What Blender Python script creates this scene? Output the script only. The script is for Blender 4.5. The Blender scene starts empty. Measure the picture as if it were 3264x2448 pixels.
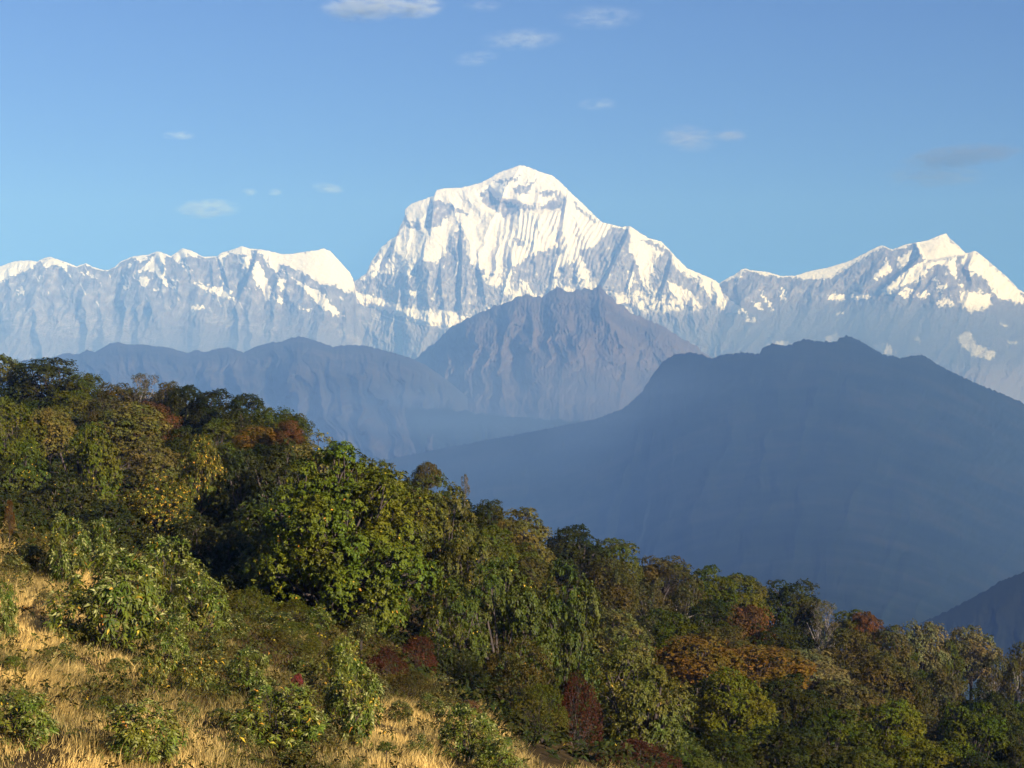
import bpy, math
import numpy as np
from mathutils import Vector

# ------------------------------------------------------------------ camera, sky, sun, exposure
sc = bpy.context.scene
PITCH = math.radians(2.0)
HFOV = math.radians(30.0)
cam = bpy.data.cameras.new('camera')
cam.sensor_width = 36.0
cam.lens = 18.0 / math.tan(HFOV / 2)
cam.clip_start = 0.5
cam.clip_end = 200000
cam_o = bpy.data.objects.new('camera', cam)
sc.collection.objects.link(cam_o)
cam_o.location = (0, 0, 0)
cam_o.rotation_euler = (math.pi / 2 + PITCH, 0, 0)
sc.camera = cam_o

SUN_AZ = math.radians(47)      # right of straight behind the camera
SUN_EL = math.radians(21)
sun_dir = Vector((math.sin(SUN_AZ) * math.cos(SUN_EL), -math.cos(SUN_AZ) * math.cos(SUN_EL), math.sin(SUN_EL)))
sl = bpy.data.lights.new('sun', 'SUN')
sl.energy = 5.0
sl.angle = math.radians(0.53)
sl.color = (1.0, 0.855, 0.77)
so = bpy.data.objects.new('sun', sl)
sc.collection.objects.link(so)
so.rotation_euler = sun_dir.to_track_quat('Z', 'Y').to_euler()
so.location = (40, -60, 60)

w = bpy.data.worlds.new("World")
sc.world = w
w.use_nodes = True
wn = w.node_tree
wn.nodes.clear()
wo = wn.nodes.new('ShaderNodeOutputWorld')
bg = wn.nodes.new('ShaderNodeBackground')
sky = wn.nodes.new('ShaderNodeTexSky')
sky.sky_type = 'NISHITA'
sky.sun_disc = False
sky.sun_elevation = SUN_EL
# sky rotation: azimuth measured so that the bright side of the sky lies behind the camera on the right
sky.sun_rotation = math.atan2(sun_dir.x, sun_dir.y)
sky.altitude = 9000
sky.air_density = 1.0
sky.dust_density = 0.0
sky.ozone_density = 4.0
bg.inputs['Strength'].default_value = 0.066
wb = wn.nodes.new('ShaderNodeMix'); wb.data_type = 'RGBA'; wb.blend_type = 'MULTIPLY'; wb.inputs[0].default_value = 1.0
wb.inputs[7].default_value = (0.50, 0.73, 1.27, 1)      # the camera's cool white balance
wn.links.new(sky.outputs[0], wb.inputs[6])
wn.links.new(wb.outputs[2], bg.inputs['Color'])
wn.links.new(bg.outputs[0], wo.inputs['Surface'])

sc.view_settings.view_transform = 'Standard'
sc.view_settings.look = 'None'
sc.view_settings.gamma = 1.0
sc.view_settings.exposure = 0.92
sc.render.engine = 'CYCLES'
sc.cycles.use_denoising = True
sc.cycles.max_bounces = 6
sc.cycles.diffuse_bounces = 2
sc.cycles.glossy_bounces = 2
sc.cycles.transmission_bounces = 3
sc.cycles.transparent_max_bounces = 8
sc.cycles.volume_bounces = 0
sc.cycles.volume_max_steps = 128
sc.cycles.use_adaptive_sampling = True
sc.cycles.adaptive_threshold = 0.02

# ------------------------------------------------------------------ helpers
rng = np.random.default_rng(7)
FPX = 1632 / math.tan(HFOV / 2)     # focal length in photograph pixels (3264 wide)


def ray(u, v):
    """direction with y = 1 through photograph pixel (u, v)"""
    a = (np.asarray(u, float) - 1632) / FPX
    b = (1224 - np.asarray(v, float)) / FPX
    y = math.cos(PITCH) - b * math.sin(PITCH)
    z = math.sin(PITCH) + b * math.cos(PITCH)
    return a / y, z / y


def at(u, v, Y):
    x, z = ray(u, v)
    return Vector((float(x * Y), float(Y), float(z * Y)))


def h2(ix, iy, seed):
    n = (ix.astype(np.int64) * 374761393 + iy.astype(np.int64) * 668265263 + seed * 1442695041) & 0xffffffff
    n = ((n ^ (n >> 13)) * 1274126177) & 0xffffffff
    n = (n ^ (n >> 16)) & 0xffffffff
    return n / 4294967295.0


def gnoise(x, y, seed=0):
    """gradient noise in [-1, 1]"""
    x = np.asarray(x, float); y = np.asarray(y, float)
    x, y = np.broadcast_arrays(x, y)
    ix = np.floor(x); iy = np.floor(y)
    fx = x - ix; fy = y - iy
    ux = fx * fx * fx * (fx * (fx * 6 - 15) + 10); uy = fy * fy * fy * (fy * (fy * 6 - 15) + 10)

    def g(dx, dy):
        a = h2(ix + dx, iy + dy, seed) * 2 * math.pi
        return np.cos(a) * (fx - dx) + np.sin(a) * (fy - dy)
    a = g(0, 0) * (1 - ux) + g(1, 0) * ux
    b = g(0, 1) * (1 - ux) + g(1, 1) * ux
    return (a * (1 - uy) + b * uy) * 1.5


def fbm(x, y, seed=0, o=4, gain=0.5):
    s = 0; a = 1.0; f = 1.0
    for i in range(o):
        s = s + a * gnoise(x * f, y * f, seed + i * 17)
        a *= gain; f *= 2.03
    return s


def ridged(x, y, seed=0, o=4, gain=0.5):
    s = 0; a = 1.0; f = 1.0
    for i in range(o):
        s = s + a * (1 - 2 * np.abs(gnoise(x * f, y * f, seed + i * 31)))
        a *= gain; f *= 2.07
    return s


def smooth(e0, e1, x):
    t = np.clip((x - e0) / (e1 - e0), 0, 1)
    return t * t * (3 - 2 * t)


def mesh_np(name, verts, faces, fsize, smooth_sh=True, attrs=None):
    """faces: flat index array; fsize: 3 or 4 or array of sizes"""
    me = bpy.data.meshes.new(name)
    verts = np.ascontiguousarray(verts, dtype=np.float32)
    faces = np.ascontiguousarray(faces, dtype=np.int32).ravel()
    if np.isscalar(fsize):
        tot = np.full(len(faces) // fsize, fsize, np.int32)
    else:
        tot = np.asarray(fsize, np.int32)
    me.vertices.add(len(verts)); me.loops.add(len(faces)); me.polygons.add(len(tot))
    me.vertices.foreach_set('co', verts.ravel())
    me.loops.foreach_set('vertex_index', faces)
    st = np.concatenate(([0], np.cumsum(tot)[:-1])).astype(np.int32)
    me.polygons.foreach_set('loop_start', st)
    me.polygons.foreach_set('use_smooth', np.full(len(tot), smooth_sh))
    me.update(calc_edges=True)
    for k, a in (attrs or {}).items():
        at_ = me.attributes.new(k, 'FLOAT', 'POINT')
        at_.data.foreach_set('value', np.ascontiguousarray(a, dtype=np.float32).ravel())
    return me


def link(name, me, mat=None, parent=None):
    o = bpy.data.objects.new(name, me)
    sc.collection.objects.link(o)
    if mat is not None and len(me.materials) == 0:
        me.materials.append(mat)
    if parent is not None:
        o.parent = parent
    return o


def tag(o, label=None, cat=None, group=None, kind=None):
    if label: o['label'] = label
    if cat: o['category'] = cat
    if group: o['group'] = group
    if kind: o['kind'] = kind
    return o


def grid_faces(nr, nc):
    i = np.arange(nr - 1)[:, None] * nc + np.arange(nc - 1)[None, :]
    return np.stack([i, i + nc, i + nc + 1, i + 1], -1).reshape(-1, 4)


def nodes(name):
    m = bpy.data.materials.new(name)
    m.use_nodes = True
    nt = m.node_tree
    b = nt.nodes.get('Principled BSDF')
    return m, nt, b


def N(nt, kind, **kw):
    n = nt.nodes.new(kind)
    for k, v in kw.items():
        if k.startswith('i_'):
            n.inputs[k[2:].replace('_', ' ')].default_value = v
        else:
            setattr(n, k, v)
    return n


def ramp(nt, pts):
    r = nt.nodes.new('ShaderNodeValToRGB')
    e = r.color_ramp.elements
    while len(e) > 1: e.remove(e[-1])
    e[0].position = pts[0][0]; e[0].color = (*pts[0][1], 1)
    for p, c in pts[1:]:
        n = e.new(p); n.color = (*c, 1)
    return r


def sdist(u, v, poly):
    """signed distance to polygon, positive inside"""
    P = np.asarray(poly, float)
    d = np.full(u.shape, 1e9); ins = np.zeros(u.shape, bool)
    n = len(P)
    for i in range(n):
        x0, y0 = P[i]; x1, y1 = P[(i + 1) % n]
        dx, dy = x1 - x0, y1 - y0
        t = np.clip(((u - x0) * dx + (v - y0) * dy) / (dx * dx + dy * dy + 1e-9), 0, 1)
        d = np.minimum(d, np.hypot(u - x0 - t * dx, v - y0 - t * dy))
        c = ((y0 > v) != (y1 > v)) & (u < (x1 - x0) * (v - y0) / ((y1 - y0) if y1 != y0 else 1e-9) + x0)
        ins ^= c
    return np.where(ins, d, -d)


def spur(u, v, line, amp, wl, wr, fade=40):
    """a rib standing out from the face along a line: steep on its left, gentle on its right"""
    P = np.asarray(line, float)
    best = np.full(u.shape, 1e9); side = np.zeros(u.shape); along = np.zeros(u.shape)
    L = 0; tot = np.sum(np.hypot(*(P[1:] - P[:-1]).T))
    for i in range(len(P) - 1):
        x0, y0 = P[i]; x1, y1 = P[i + 1]
        dx, dy = x1 - x0, y1 - y0; l = math.hypot(dx, dy)
        t = np.clip(((u - x0) * dx + (v - y0) * dy) / (l * l), 0, 1)
        d = np.hypot(u - x0 - t * dx, v - y0 - t * dy)
        s = np.sign((u - x0) * dy - (v - y0) * dx)      # + right of a line drawn downwards
        m = d < best
        best = np.where(m, d, best); side = np.where(m, s, side); along = np.where(m, L + t * l, along)
        L += l
    wdt = np.where(side > 0, wr, wl)
    return amp * np.clip(1 - best / wdt, 0, 1) * np.clip(0.35 + along / fade, 0, 1) * np.clip((tot - along) / fade + 0.35, 0, 1)


def z1(*p): return [(x / 2.011, 700 + y / 2.011) for x, y in p]
def z2(*p): return [(1000 + x / 1.58, 450 + y / 1.58) for x, y in p]
def z3(*p): return [(2200 + x / 2.079, 650 + y / 2.079) for x, y in p]
def z9(*p): return [(1100 + x / 1.7015, 850 + y / 1.7015) for x, y in p]


def build_range(name, crest, u0, u1, du, S, dv, Yc, lean, relief, mat, rough=2.0, rfreq=12, seed=1, attr=None, back=1.0, Ytilt=0.0, smooth_w=45, flank=1.0):
    """a mountain side: crest line, face coming down towards the valley with real relief, and a back side"""
    U = np.arange(u0, u1 + du, du)
    C = np.array(sorted(crest))
    vc = np.interp(U, C[:, 0], C[:, 1])
    k = np.exp(-0.5 * (np.arange(-120, 121) * du / smooth_w) ** 2); k /= k.sum()
    vcs = np.convolve(np.pad(vc, 120, 'edge'), k, 'valid')       # the broad form of the mountain, without its small teeth
    vc = vc + rough * fbm(U / rfreq, U * 0 + seed, seed, 4, .6)
    s = [0.0]; step = dv
    while s[-1] < S:
        s.append(s[-1] + step)
        if s[-1] > 350: step *= 1.015
    s = np.array(s)
    UU, SS = np.meshgrid(U, s)
    VV = vc[None, :] + SS
    Yb = Yc + Ytilt * (UU - (u0 + u1) / 2)
    mpp = Yc / FPX
    R = relief(UU, VV, SS)
    vcs = vcs.mean() + flank * (vcs - vcs.mean())
    ln = (VV - vcs[None, :]) * lean
    Y = Yb - ln * mpp - R
    x, z = ray(UU, VV)
    front = np.stack([x * Y, Y, z * Y], -1)
    nb = 14
    bs = (np.arange(nb, 0, -1) ** 1.5) * 9.0 * back
    UB, BB = np.meshgrid(U, bs)
    YB = Y[0][None, :] + BB * mpp * 1.3 + 0 * UB
    xb, zb = ray(UB, vc[None, :] + 0 * BB)
    backv = np.stack([xb * Y[0][None, :], YB, zb * Y[0][None, :] - BB * mpp * (0.8 + 0.25 * gnoise(UB / 30, BB / 30, 5))], -1)
    V = np.concatenate([backv, front], 0)
    nr, nc = V.shape[:2]
    at_ = {}
    if attr is not None:
        A = attr(UU, VV, SS, R)
        at_['snow'] = np.concatenate([np.repeat(A[:1], nb, 0), A], 0)
    me = mesh_np(name, V.reshape(-1, 3), grid_faces(nr, nc), 4, True, at_)
    return link(name, me, mat)


# ------------------------------------------------------------------ materials of the far land
def mat_mountain():
    m, nt, b = nodes('snow_and_rock')
    a = N(nt, 'ShaderNodeAttribute', attribute_name='snow')
    tc = N(nt, 'ShaderNodeTexCoord')
    n1 = N(nt, 'ShaderNodeTexNoise', i_Scale=0.02, i_Detail=6.0, i_Roughness=0.65)
    nt.links.new(tc.outputs['Object'], n1.inputs['Vector'])
    ad = N(nt, 'ShaderNodeMath', operation='MULTIPLY_ADD'); ad.inputs[1].default_value = 0.36; ad.inputs[2].default_value = -0.18
    nt.links.new(n1.outputs['Fac'], ad.inputs[0])
    s = N(nt, 'ShaderNodeMath', operation='ADD')
    nt.links.new(a.outputs['Fac'], s.inputs[0]); nt.links.new(ad.outputs[0], s.inputs[1])
    r = ramp(nt, [(0.26, (0.140, 0.108, 0.122)), (0.46, (0.262, 0.212, 0.235)), (0.62, (0.56, 0.48, 0.465)), (0.80, (0.86, 0.715, 0.665))])
    nt.links.new(s.outputs[0], r.inputs['Fac'])
    nt.links.new(r.outputs['Color'], b.inputs['Base Color'])
    b.inputs['Roughness'].default_value = 0.8
    b.inputs['Specular IOR Level'].default_value = 0.15
    bp = N(nt, 'ShaderNodeBump', i_Strength=0.5, i_Distance=25.0)
    n2 = N(nt, 'ShaderNodeTexNoise', i_Scale=0.03, i_Detail=5.0)
    nt.links.new(tc.outputs['Object'], n2.inputs['Vector'])
    nt.links.new(n2.outputs['Fac'], bp.inputs['Height']); nt.links.new(bp.outputs['Normal'], b.inputs['Normal'])
    return m


def mat_hill(name, c1, c2, c3, sc1=0.004):
    m, nt, b = nodes(name)
    tc = N(nt, 'ShaderNodeTexCoord')
    n1 = N(nt, 'ShaderNodeTexNoise', i_Scale=sc1, i_Detail=7.0, i_Roughness=0.62)
    nt.links.new(tc.outputs['Object'], n1.inputs['Vector'])
    r = ramp(nt, [(0.38, c1), (0.52, c2), (0.66, c3)])
    nt.links.new(n1.outputs['Fac'], r.inputs['Fac'])
    nt.links.new(r.outputs['Color'], b.inputs['Base Color'])
    b.inputs['Roughness'].default_value = 0.95
    b.inputs['Specular IOR Level'].default_value = 0.05
    return m


M_mtn = mat_mountain()
M_brown = mat_hill('brown_alpine_slope', (0.070, 0.054, 0.054), (0.100, 0.073, 0.069), (0.13, 0.094, 0.086))
M_forest_far = mat_hill('distant_forest', (0.007, 0.014, 0.008), (0.012, 0.020, 0.012), (0.022, 0.026, 0.017), 0.006)
M_valley = mat_hill('valley_ground', (0.02, 0.03, 0.012), (0.04, 0.05, 0.02), (0.07, 0.06, 0.03), 0.003)

# ------------------------------------------------------------------ the snow mountains
snow_polys_left = [
    z1((1640,205),(1700,195),(1850,222),(1960,205),(2070,183),(2130,200),(2230,300),(2300,440),(2230,470),(2150,425),(2060,412),(1980,362),(1880,312),(1800,290),(1790,365),(1740,310),(1700,250)),
    z1((1800,310),(1860,360),(1950,410),(2080,480),(2130,540),(2200,625),(2120,600),(2040,560),(1980,480),(1900,400),(1840,350)),
    z1((1640,260),(1680,300),(1700,370),(1740,440),(1750,480),(1720,530),(1690,480),(1640,400),(1615,330)),
    z1((1010,200),(1065,230),(1050,300),(1060,370),(1130,460),(1060,420),(980,330),(920,330),(865,342),(940,290)),
    z1((1100,240),(1170,185),(1230,200),(1290,240),(1200,235),(1160,255),(1225,330),(1210,350),(1150,280)),
    z1((-60,300),(0,300),(100,265),(240,268),(200,310),(10,395),(-80,400)),
    z1((262,250),(320,238),(430,275),(430,335),(380,310),(340,280),(290,312)),
    z1((1220,390),(1340,430),(1420,440),(1440,400),(1480,470),(1505,515),(1400,490),(1290,440)),
    z1((1390,235),(1480,195),(1550,168),(1635,205),(1600,240),(1480,215),(1425,250),(1440,330),(1415,330),(1400,260)),
    z1((1540,260),(1600,215),(1620,240),(1600,300),(1560,330)),
    z1((1215,555),(1300,550),(1300,575),(1220,578)), z1((1925,560),(2000,575),(1940,587)),
    z1((105,450),(155,450),(155,482),(110,475)), z1((1180,320),(1230,325),(1212,352)),
    z1((890,370),(950,365),(940,430),(900,430)), z1((1100,370),(1150,405),(1140,415)),
    z1((500,340),(560,345),(630,378),(560,362)), z1((1780,370),(1830,390),(1825,460),(1790,450)),
    z1((1790,490),(1830,520),(1800,545),(1770,515)),
    z1((850,225),(960,222),(930,270),(870,262)), z1((820,285),(860,285),(835,312)),
    z1((540,282),(580,280),(560,300)), z1((790,430),(830,425),(810,450)), z1((960,450),(1010,440),(1015,465)),
]
glac_left = [z1((1180,585),(1500,600),(1800,660),(1760,760),(1600,740),(1300,660)), z1((0,560),(500,600),(900,640),(900,800),(300,760),(0,700)),
             z1((2060,600),(2250,700),(2500,900),(2300,860),(2150,720)),
             z1((2160,590),(2330,620),(2750,760),(2620,740),(2400,720))]


def warp(U, V, a=5.0, f=14.0, seed=3):
    return U + a * fbm(U / f, V / f, seed, 3), V + a * fbm(U / f, V / f, seed + 50, 3)


def relief_left(U, V, S):
    R = np.zeros(U.shape)
    Wu, Wv = warp(U, V, 9, 45, 11)
    # spurs running down and outwards
    R += 60 * ridged(Wu / 80, Wv / 240, 21, 1) * smooth(0, 60, S)
    R += 13 * ridged((Wu + 0.35 * Wv) / 34, (Wv) / 80, 24, 4, .5) * smooth(0, 20, S)
    R += 120 * fbm(Wu / 220, Wv / 260, 41, 2) * smooth(0, 150, S)
    for l, a, wl, wr in [
        (z1((1648,210),(1625,310),(1560,440),(1525,520)), 95, 12, 60),
        (z1((1812,300),(1780,400),(1750,480)), 55, 8, 40),
        (z1((1010,205),(1065,330),(1130,450)), 50, 18, 40),
        (z1((1170,185),(1215,300),(1290,420)), 45, 16, 45),
        (z1((1400,235),(1440,330),(1480,480)), 45, 10, 35),
        (z1((300,245),(400,300),(480,420)), 45, 25, 35),
        (z1((580,400),(540,470),(500,600)), 70, 20, 60),
        (z1((270,410),(215,480),(170,600)), 60, 18, 60),
        (z1((1000,520),(960,640),(900,800)), 90, 30, 70),
        (z1((2240,470),(2300,560),(2380,700)), 60, 20, 40)]:
        R += spur(U, V, l, a, wl, wr)
    sn = sdist(U, V, snow_polys_left[0])
    R *= 1 - 0.9 * smooth(-8, 10, sn) * (U > 860)
    return R


def snow_left(U, V, S, R):
    Wu, Wv = warp(U, V, 6.0, 12, 5)
    Wu, Wv = Wu + 4 * fbm(U / 40, V / 40, 9, 2), Wv
    d = np.full(U.shape, -99.0)
    for p in snow_polys_left:
        d = np.maximum(d, sdist(Wu, Wv, p))
    d = d + 6.5 * fbm((U - .4 * V) / 9, V / 13, 301, 4, .6)
    sn = smooth(-2.5, 3.5, d)
    crest = smooth(6, 1, S + 3 * fbm(U / 14, V / 14, 4, 2)) * (U < 1125)
    streak = smooth(0.45, 0.95, fbm((U - .45 * V) / 13, V / 36, 71, 3)) * smooth(1090, 930, V)
    thin = 0.34 - .08 * smooth(940, 1050, V) + 0.18 * fbm(U / 26, V / 24, 33, 3) * smooth(1100, 900, V)  # lower rock is darkened here to put in cloud shadow, with less snow
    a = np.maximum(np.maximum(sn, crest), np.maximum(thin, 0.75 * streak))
    g = np.full(U.shape, -99.0)
    for p in glac_left: g = np.maximum(g, sdist(Wu, Wv, p))
    a = np.maximum(a, smooth(-8, 10, g) * (0.21 + 0.17 * ridged((U - V * 3) / 60, (V + U * .28) / 14, 37, 3)))
    return a


crest_left = [(-300,880),(-150,850)] + z1((0,300),(100,265),(200,262),(240,270),(270,250),(320,238),(370,255),(430,275),(490,300),(550,280),(600,305),(660,322),(700,322),(740,300),(770,270),(850,235),(950,225),(1010,202),(1060,218),(1095,235),(1170,183),(1230,200),(1300,238),(1390,235),(1420,212),(1480,195),(1550,170),(1600,185),(1700,195),(1800,220),(1850,222),(1960,205)) + \
    z2((22,549),(45,540),(82,552),(130,605),(180,660),(203,700),(208,745),(218,815),(230,824),(350,855),(440,885),(540,925),(620,935),(690,948)) + [(1500,1080),(1750,1140)]
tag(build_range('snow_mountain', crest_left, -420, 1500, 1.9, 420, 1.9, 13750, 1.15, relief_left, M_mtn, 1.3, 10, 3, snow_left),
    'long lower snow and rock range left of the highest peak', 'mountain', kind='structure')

rock_main = [
    z2((835,270),(880,235),(915,290),(940,300),(1040,318),(1150,325),(1200,290),(1235,262),(1262,300),(1240,340),(1205,350),(1150,345),(1080,345),(1040,352),(960,385),(910,350),(860,320)),
    z2((1000,235),(1060,220),(1130,188),(1105,225),(1075,262),(1040,272),(1005,255)),
    z2((900,200),(1000,185),(1060,165),(1010,205),(950,220)),
    z2((1130,250),(1200,240),(1240,262),(1180,288),(1130,270)),
    z2((600,290),(640,300),(720,330),(790,370),(700,360),(655,390),(640,430),(600,440),(560,440),(585,350)),
    z2((455,340),(470,380),(520,400),(545,408),(540,450),(490,445),(465,420),(430,470),(400,490)),
    z2((690,480),(740,420),(760,470),(765,540),(790,640),(700,640),(640,600)),
    z2((240,700),(330,670),(430,660),(500,690),(540,600),(610,610),(700,560),(760,560),(820,640),(860,700),(1000,800),(930,820),(860,862),(780,882),(700,860),(600,850),(420,815),(240,765),(180,745),(230,690)),
    z2((300,600),(345,530),(400,505),(380,580),(340,640),(300,660)),
    z2((1000,640),(1080,580),(1150,550),(1210,580),(1195,700),(1170,770),(1100,775),(1060,700),(1010,780)),
    z2((880,450),(930,458),(920,500),(885,495)), z2((1010,480),(1040,485),(1065,520),(1020,540)),
    z2((1120,560),(1240,520),(1260,560),(1190,600)),
    z2((1335,545),(1400,530),(1440,505),(1500,430),(1560,430),(1600,560),(1640,640),(1660,740),(1600,770),(1440,745),(1360,620)),
    z2((1640,500),(1700,490),(1740,520),(1790,545),(1820,640),(1900,690),(2000,780),(2060,860),(1960,860),(1860,790),(1800,800),(1700,740),(1680,640),(1760,560)),
    z2((1580,440),(1600,500),(1560,560),(1540,500)),
    z2((1240,640),(1300,600),(1330,700),(1320,745),(1260,730)),
    z2((1300,290),(1360,350),(1440,415),(1420,420),(1330,345)),
]
snow_over_main = [
    z2((470,335),(530,308),(528,350),(545,405),(470,403),(462,365)),
    z2((1630,555),(1660,560),(1725,620),(1690,700),(1665,742),(1640,680),(1620,600)),
    z2((165,750),(230,762),(420,820),(470,850),(560,850),(600,862),(660,850),(780,885),(690,942),(620,930),(540,920),(440,880),(350,850),(230,820)),
    z2((1885,642),(1960,670),(2045,730),(2110,800),(2190,866),(2080,868),(1990,780),(1930,700)),
    z2((760,380),(840,310),(870,350),(960,540),(1000,640),(940,600),(880,600),(830,560),(780,500),(740,440)),
    z2((450,430),(540,455),(560,500),(500,600),(440,560),(430,500)),
    z2((930,620),(985,650),(1003,790),(960,750),(920,690)),
    z2((450,740),(540,760),(520,785),(460,770)), z2((1580,650),(1615,660),(1600,760),(1580,740)),
    z2((1780,700),(1900,760),(1960,840),(1850,810),(1790,750)),
    z2((1040,690),(1080,720),(1110,780),(1060,770)),
    z2((380,560),(480,590),(500,670),(400,640),(380,600)),
    z2((290,640),(330,590),(340,540),(400,500),(370,580),(335,665)),
]


def relief_main(U, V, S):
    Wu, Wv = warp(U, V, 7, 40, 13)
    R = 130 * fbm(U / 260, V / 300, 61, 2) * smooth(0, 150, S)
    R += 40 * ridged(Wu / 62, Wv / 150, 62, 1) * smooth(0, 60, S)
    R += 12 * ridged(Wu / 24, Wv / 44, 66, 4, .5) * (0.35 + 0.9 * smooth(760, 900, V)) * smooth(0, 12, S)
    # fluted ice on the upper face
    fl = smooth(1555, 1620, U) * smooth(2010, 1930, U) * smooth(655, 700, V) * smooth(930, 830, V)
    ph = (U + 0.30 * (V - 700) + 11 * gnoise(U / 60, V / 90, 8) + 0.0012 * (U - 1700) * (V - 700)) / 17.5
    R += fl * 10 * (1 - 2 * np.abs(np.mod(ph, 1) - 0.5) ** 0.8 * 1.6)
    ph2 = (U + 0.25 * (V - 900) + 7 * gnoise(U / 40, V / 70, 18)) / 14.0
    R += smooth(830, 900, V) * 4 * (1 - 2 * np.abs(np.mod(ph2, 1) - 0.5)) * smooth(0, 60, S)
    for l, a, wl, wr in [
        (z2((1592,430),(1570,500),(1530,580),(1480,690),(1440,760)), 95, 10, 95),
        (z2((742,470),(748,560),(742,700),(740,860)), 75, 8, 85),
        (z2((645,600),(640,680),(650,800)), 45, 8, 50),
        (z2((1810,560),(1795,640),(1770,720),(1740,800)), 85, 12, 90),
        (z2((1625,590),(1600,680),(1570,780)), 55, 9, 40),
        (z2((1225,570),(1215,640),(1195,760)), 55, 9, 60),
        (z2((1272,290),(1262,380),(1240,500)), 50, 9, 50),
        (z2((608,278),(600,360),(590,450)), 70, 12, 50),
        (z2((560,520),(550,600),(520,700)), 45, 8, 50),
        (z2((985,520),(1005,640),(1003,790)), 35, 30, 12),
        (z2((420,480),(400,560),(330,680)), 45, 14, 50),
        (z2((720,420),(700,470),(690,520)), 50, 14, 40),
        (z2((1150,360),(1130,440),(1090,560)), 16, 10, 30),
        (z2((830,600),(850,700),(870,840)), 40, 12, 45),
        (z2((1320,560),(1330,640),(1320,740)), 30, 10, 40),
        (z2((1045,120),(1010,180),(900,260)), 30, 40, 30)]:
        R += spur(U, V, l, a, wl, wr)
    # the summit pyramid sits on a step: hollow beneath it
    R -= 70 * smooth(-14, 10, sdist(U, V, rock_main[0]))
    R += 35 * smooth(-4, 14, sdist(U, V, snow_over_main[2]))
    R += 40 * smooth(-20, 20, sdist(U, V, snow_over_main[3]))
    return R


def snow_main(U, V, S, R):
    Wu, Wv = warp(U, V, 7.0, 13, 15)
    d = np.full(U.shape, -99.0)
    for p in rock_main: d = np.maximum(d, sdist(Wu, Wv, p))
    d = d + 6 * fbm(U / 8, V / 13, 305, 4, .6)
    rk = smooth(-3, 4, d)
    low = smooth(800, 930, V + 25 * fbm(U / 50, V / 50, 81, 3))
    base = 0.92 - 0.22 * low
    patch = fbm(Wu / 16, Wv / 26, 83, 4)
    base = base - 0.5 * smooth(0.25, 0.7, patch) * (0.35 + low)
    rockv = 0.40 + 0.16 * fbm(U / 10, V / 17, 84, 4) + 0.25 * smooth(0.55, 0.9, patch)
    a = base * (1 - rk) + rockv * rk
    s = np.full(U.shape, -99.0)
    for p in snow_over_main: s = np.maximum(s, sdist(Wu, Wv, p))
    a = np.maximum(a, smooth(-2, 3, s) * 0.95)
    a = np.maximum(a, smooth(9, 2, S + 3 * fbm(U / 14, V / 14, 4, 2)) * smooth(1240, 1300, U))
    below = smooth(-3, 6, sdist(Wu, Wv, z2((60,700),(170,765),(230,822),(350,852),(440,882),(540,922),(620,932),(690,945),(760,920),(1000,1300),(0,1300))))
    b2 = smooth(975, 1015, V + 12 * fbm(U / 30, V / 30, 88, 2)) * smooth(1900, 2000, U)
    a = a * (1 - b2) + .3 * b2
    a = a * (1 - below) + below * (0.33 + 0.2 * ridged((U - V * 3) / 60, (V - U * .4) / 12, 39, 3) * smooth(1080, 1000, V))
    return a


crest_main = [(1090,926)] + z2((165,745),(215,700),(265,665),(290,605),(340,535),(390,492),(415,478),(440,420),(458,378),(459,345),(490,315),(540,298),(605,275),(620,245),(660,237),(740,235),(840,210),(890,185),(930,158),(985,140),(1040,120),(1080,130),(1140,155),(1200,172),(1240,205),(1300,265),(1360,320),(1420,380),(1455,410),(1500,420),(1550,432),(1595,428),(1640,460),(1690,490),(1750,505),(1790,545),(1830,590),(1880,640),(1940,665),(2000,690),(2045,718),(2110,790),(2190,864)) + [(2480,1010),(2600,1080)]
tag(build_range('snow_peak', crest_main, 1096, 2600, 1.6, 520, 1.6, 14000, 0.95, relief_main, M_mtn, 1.6, 9, 4, snow_main, flank=0.45),
    'highest peak, a broad white massif with fluted ice on its face', 'mountain', kind='structure')

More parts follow.
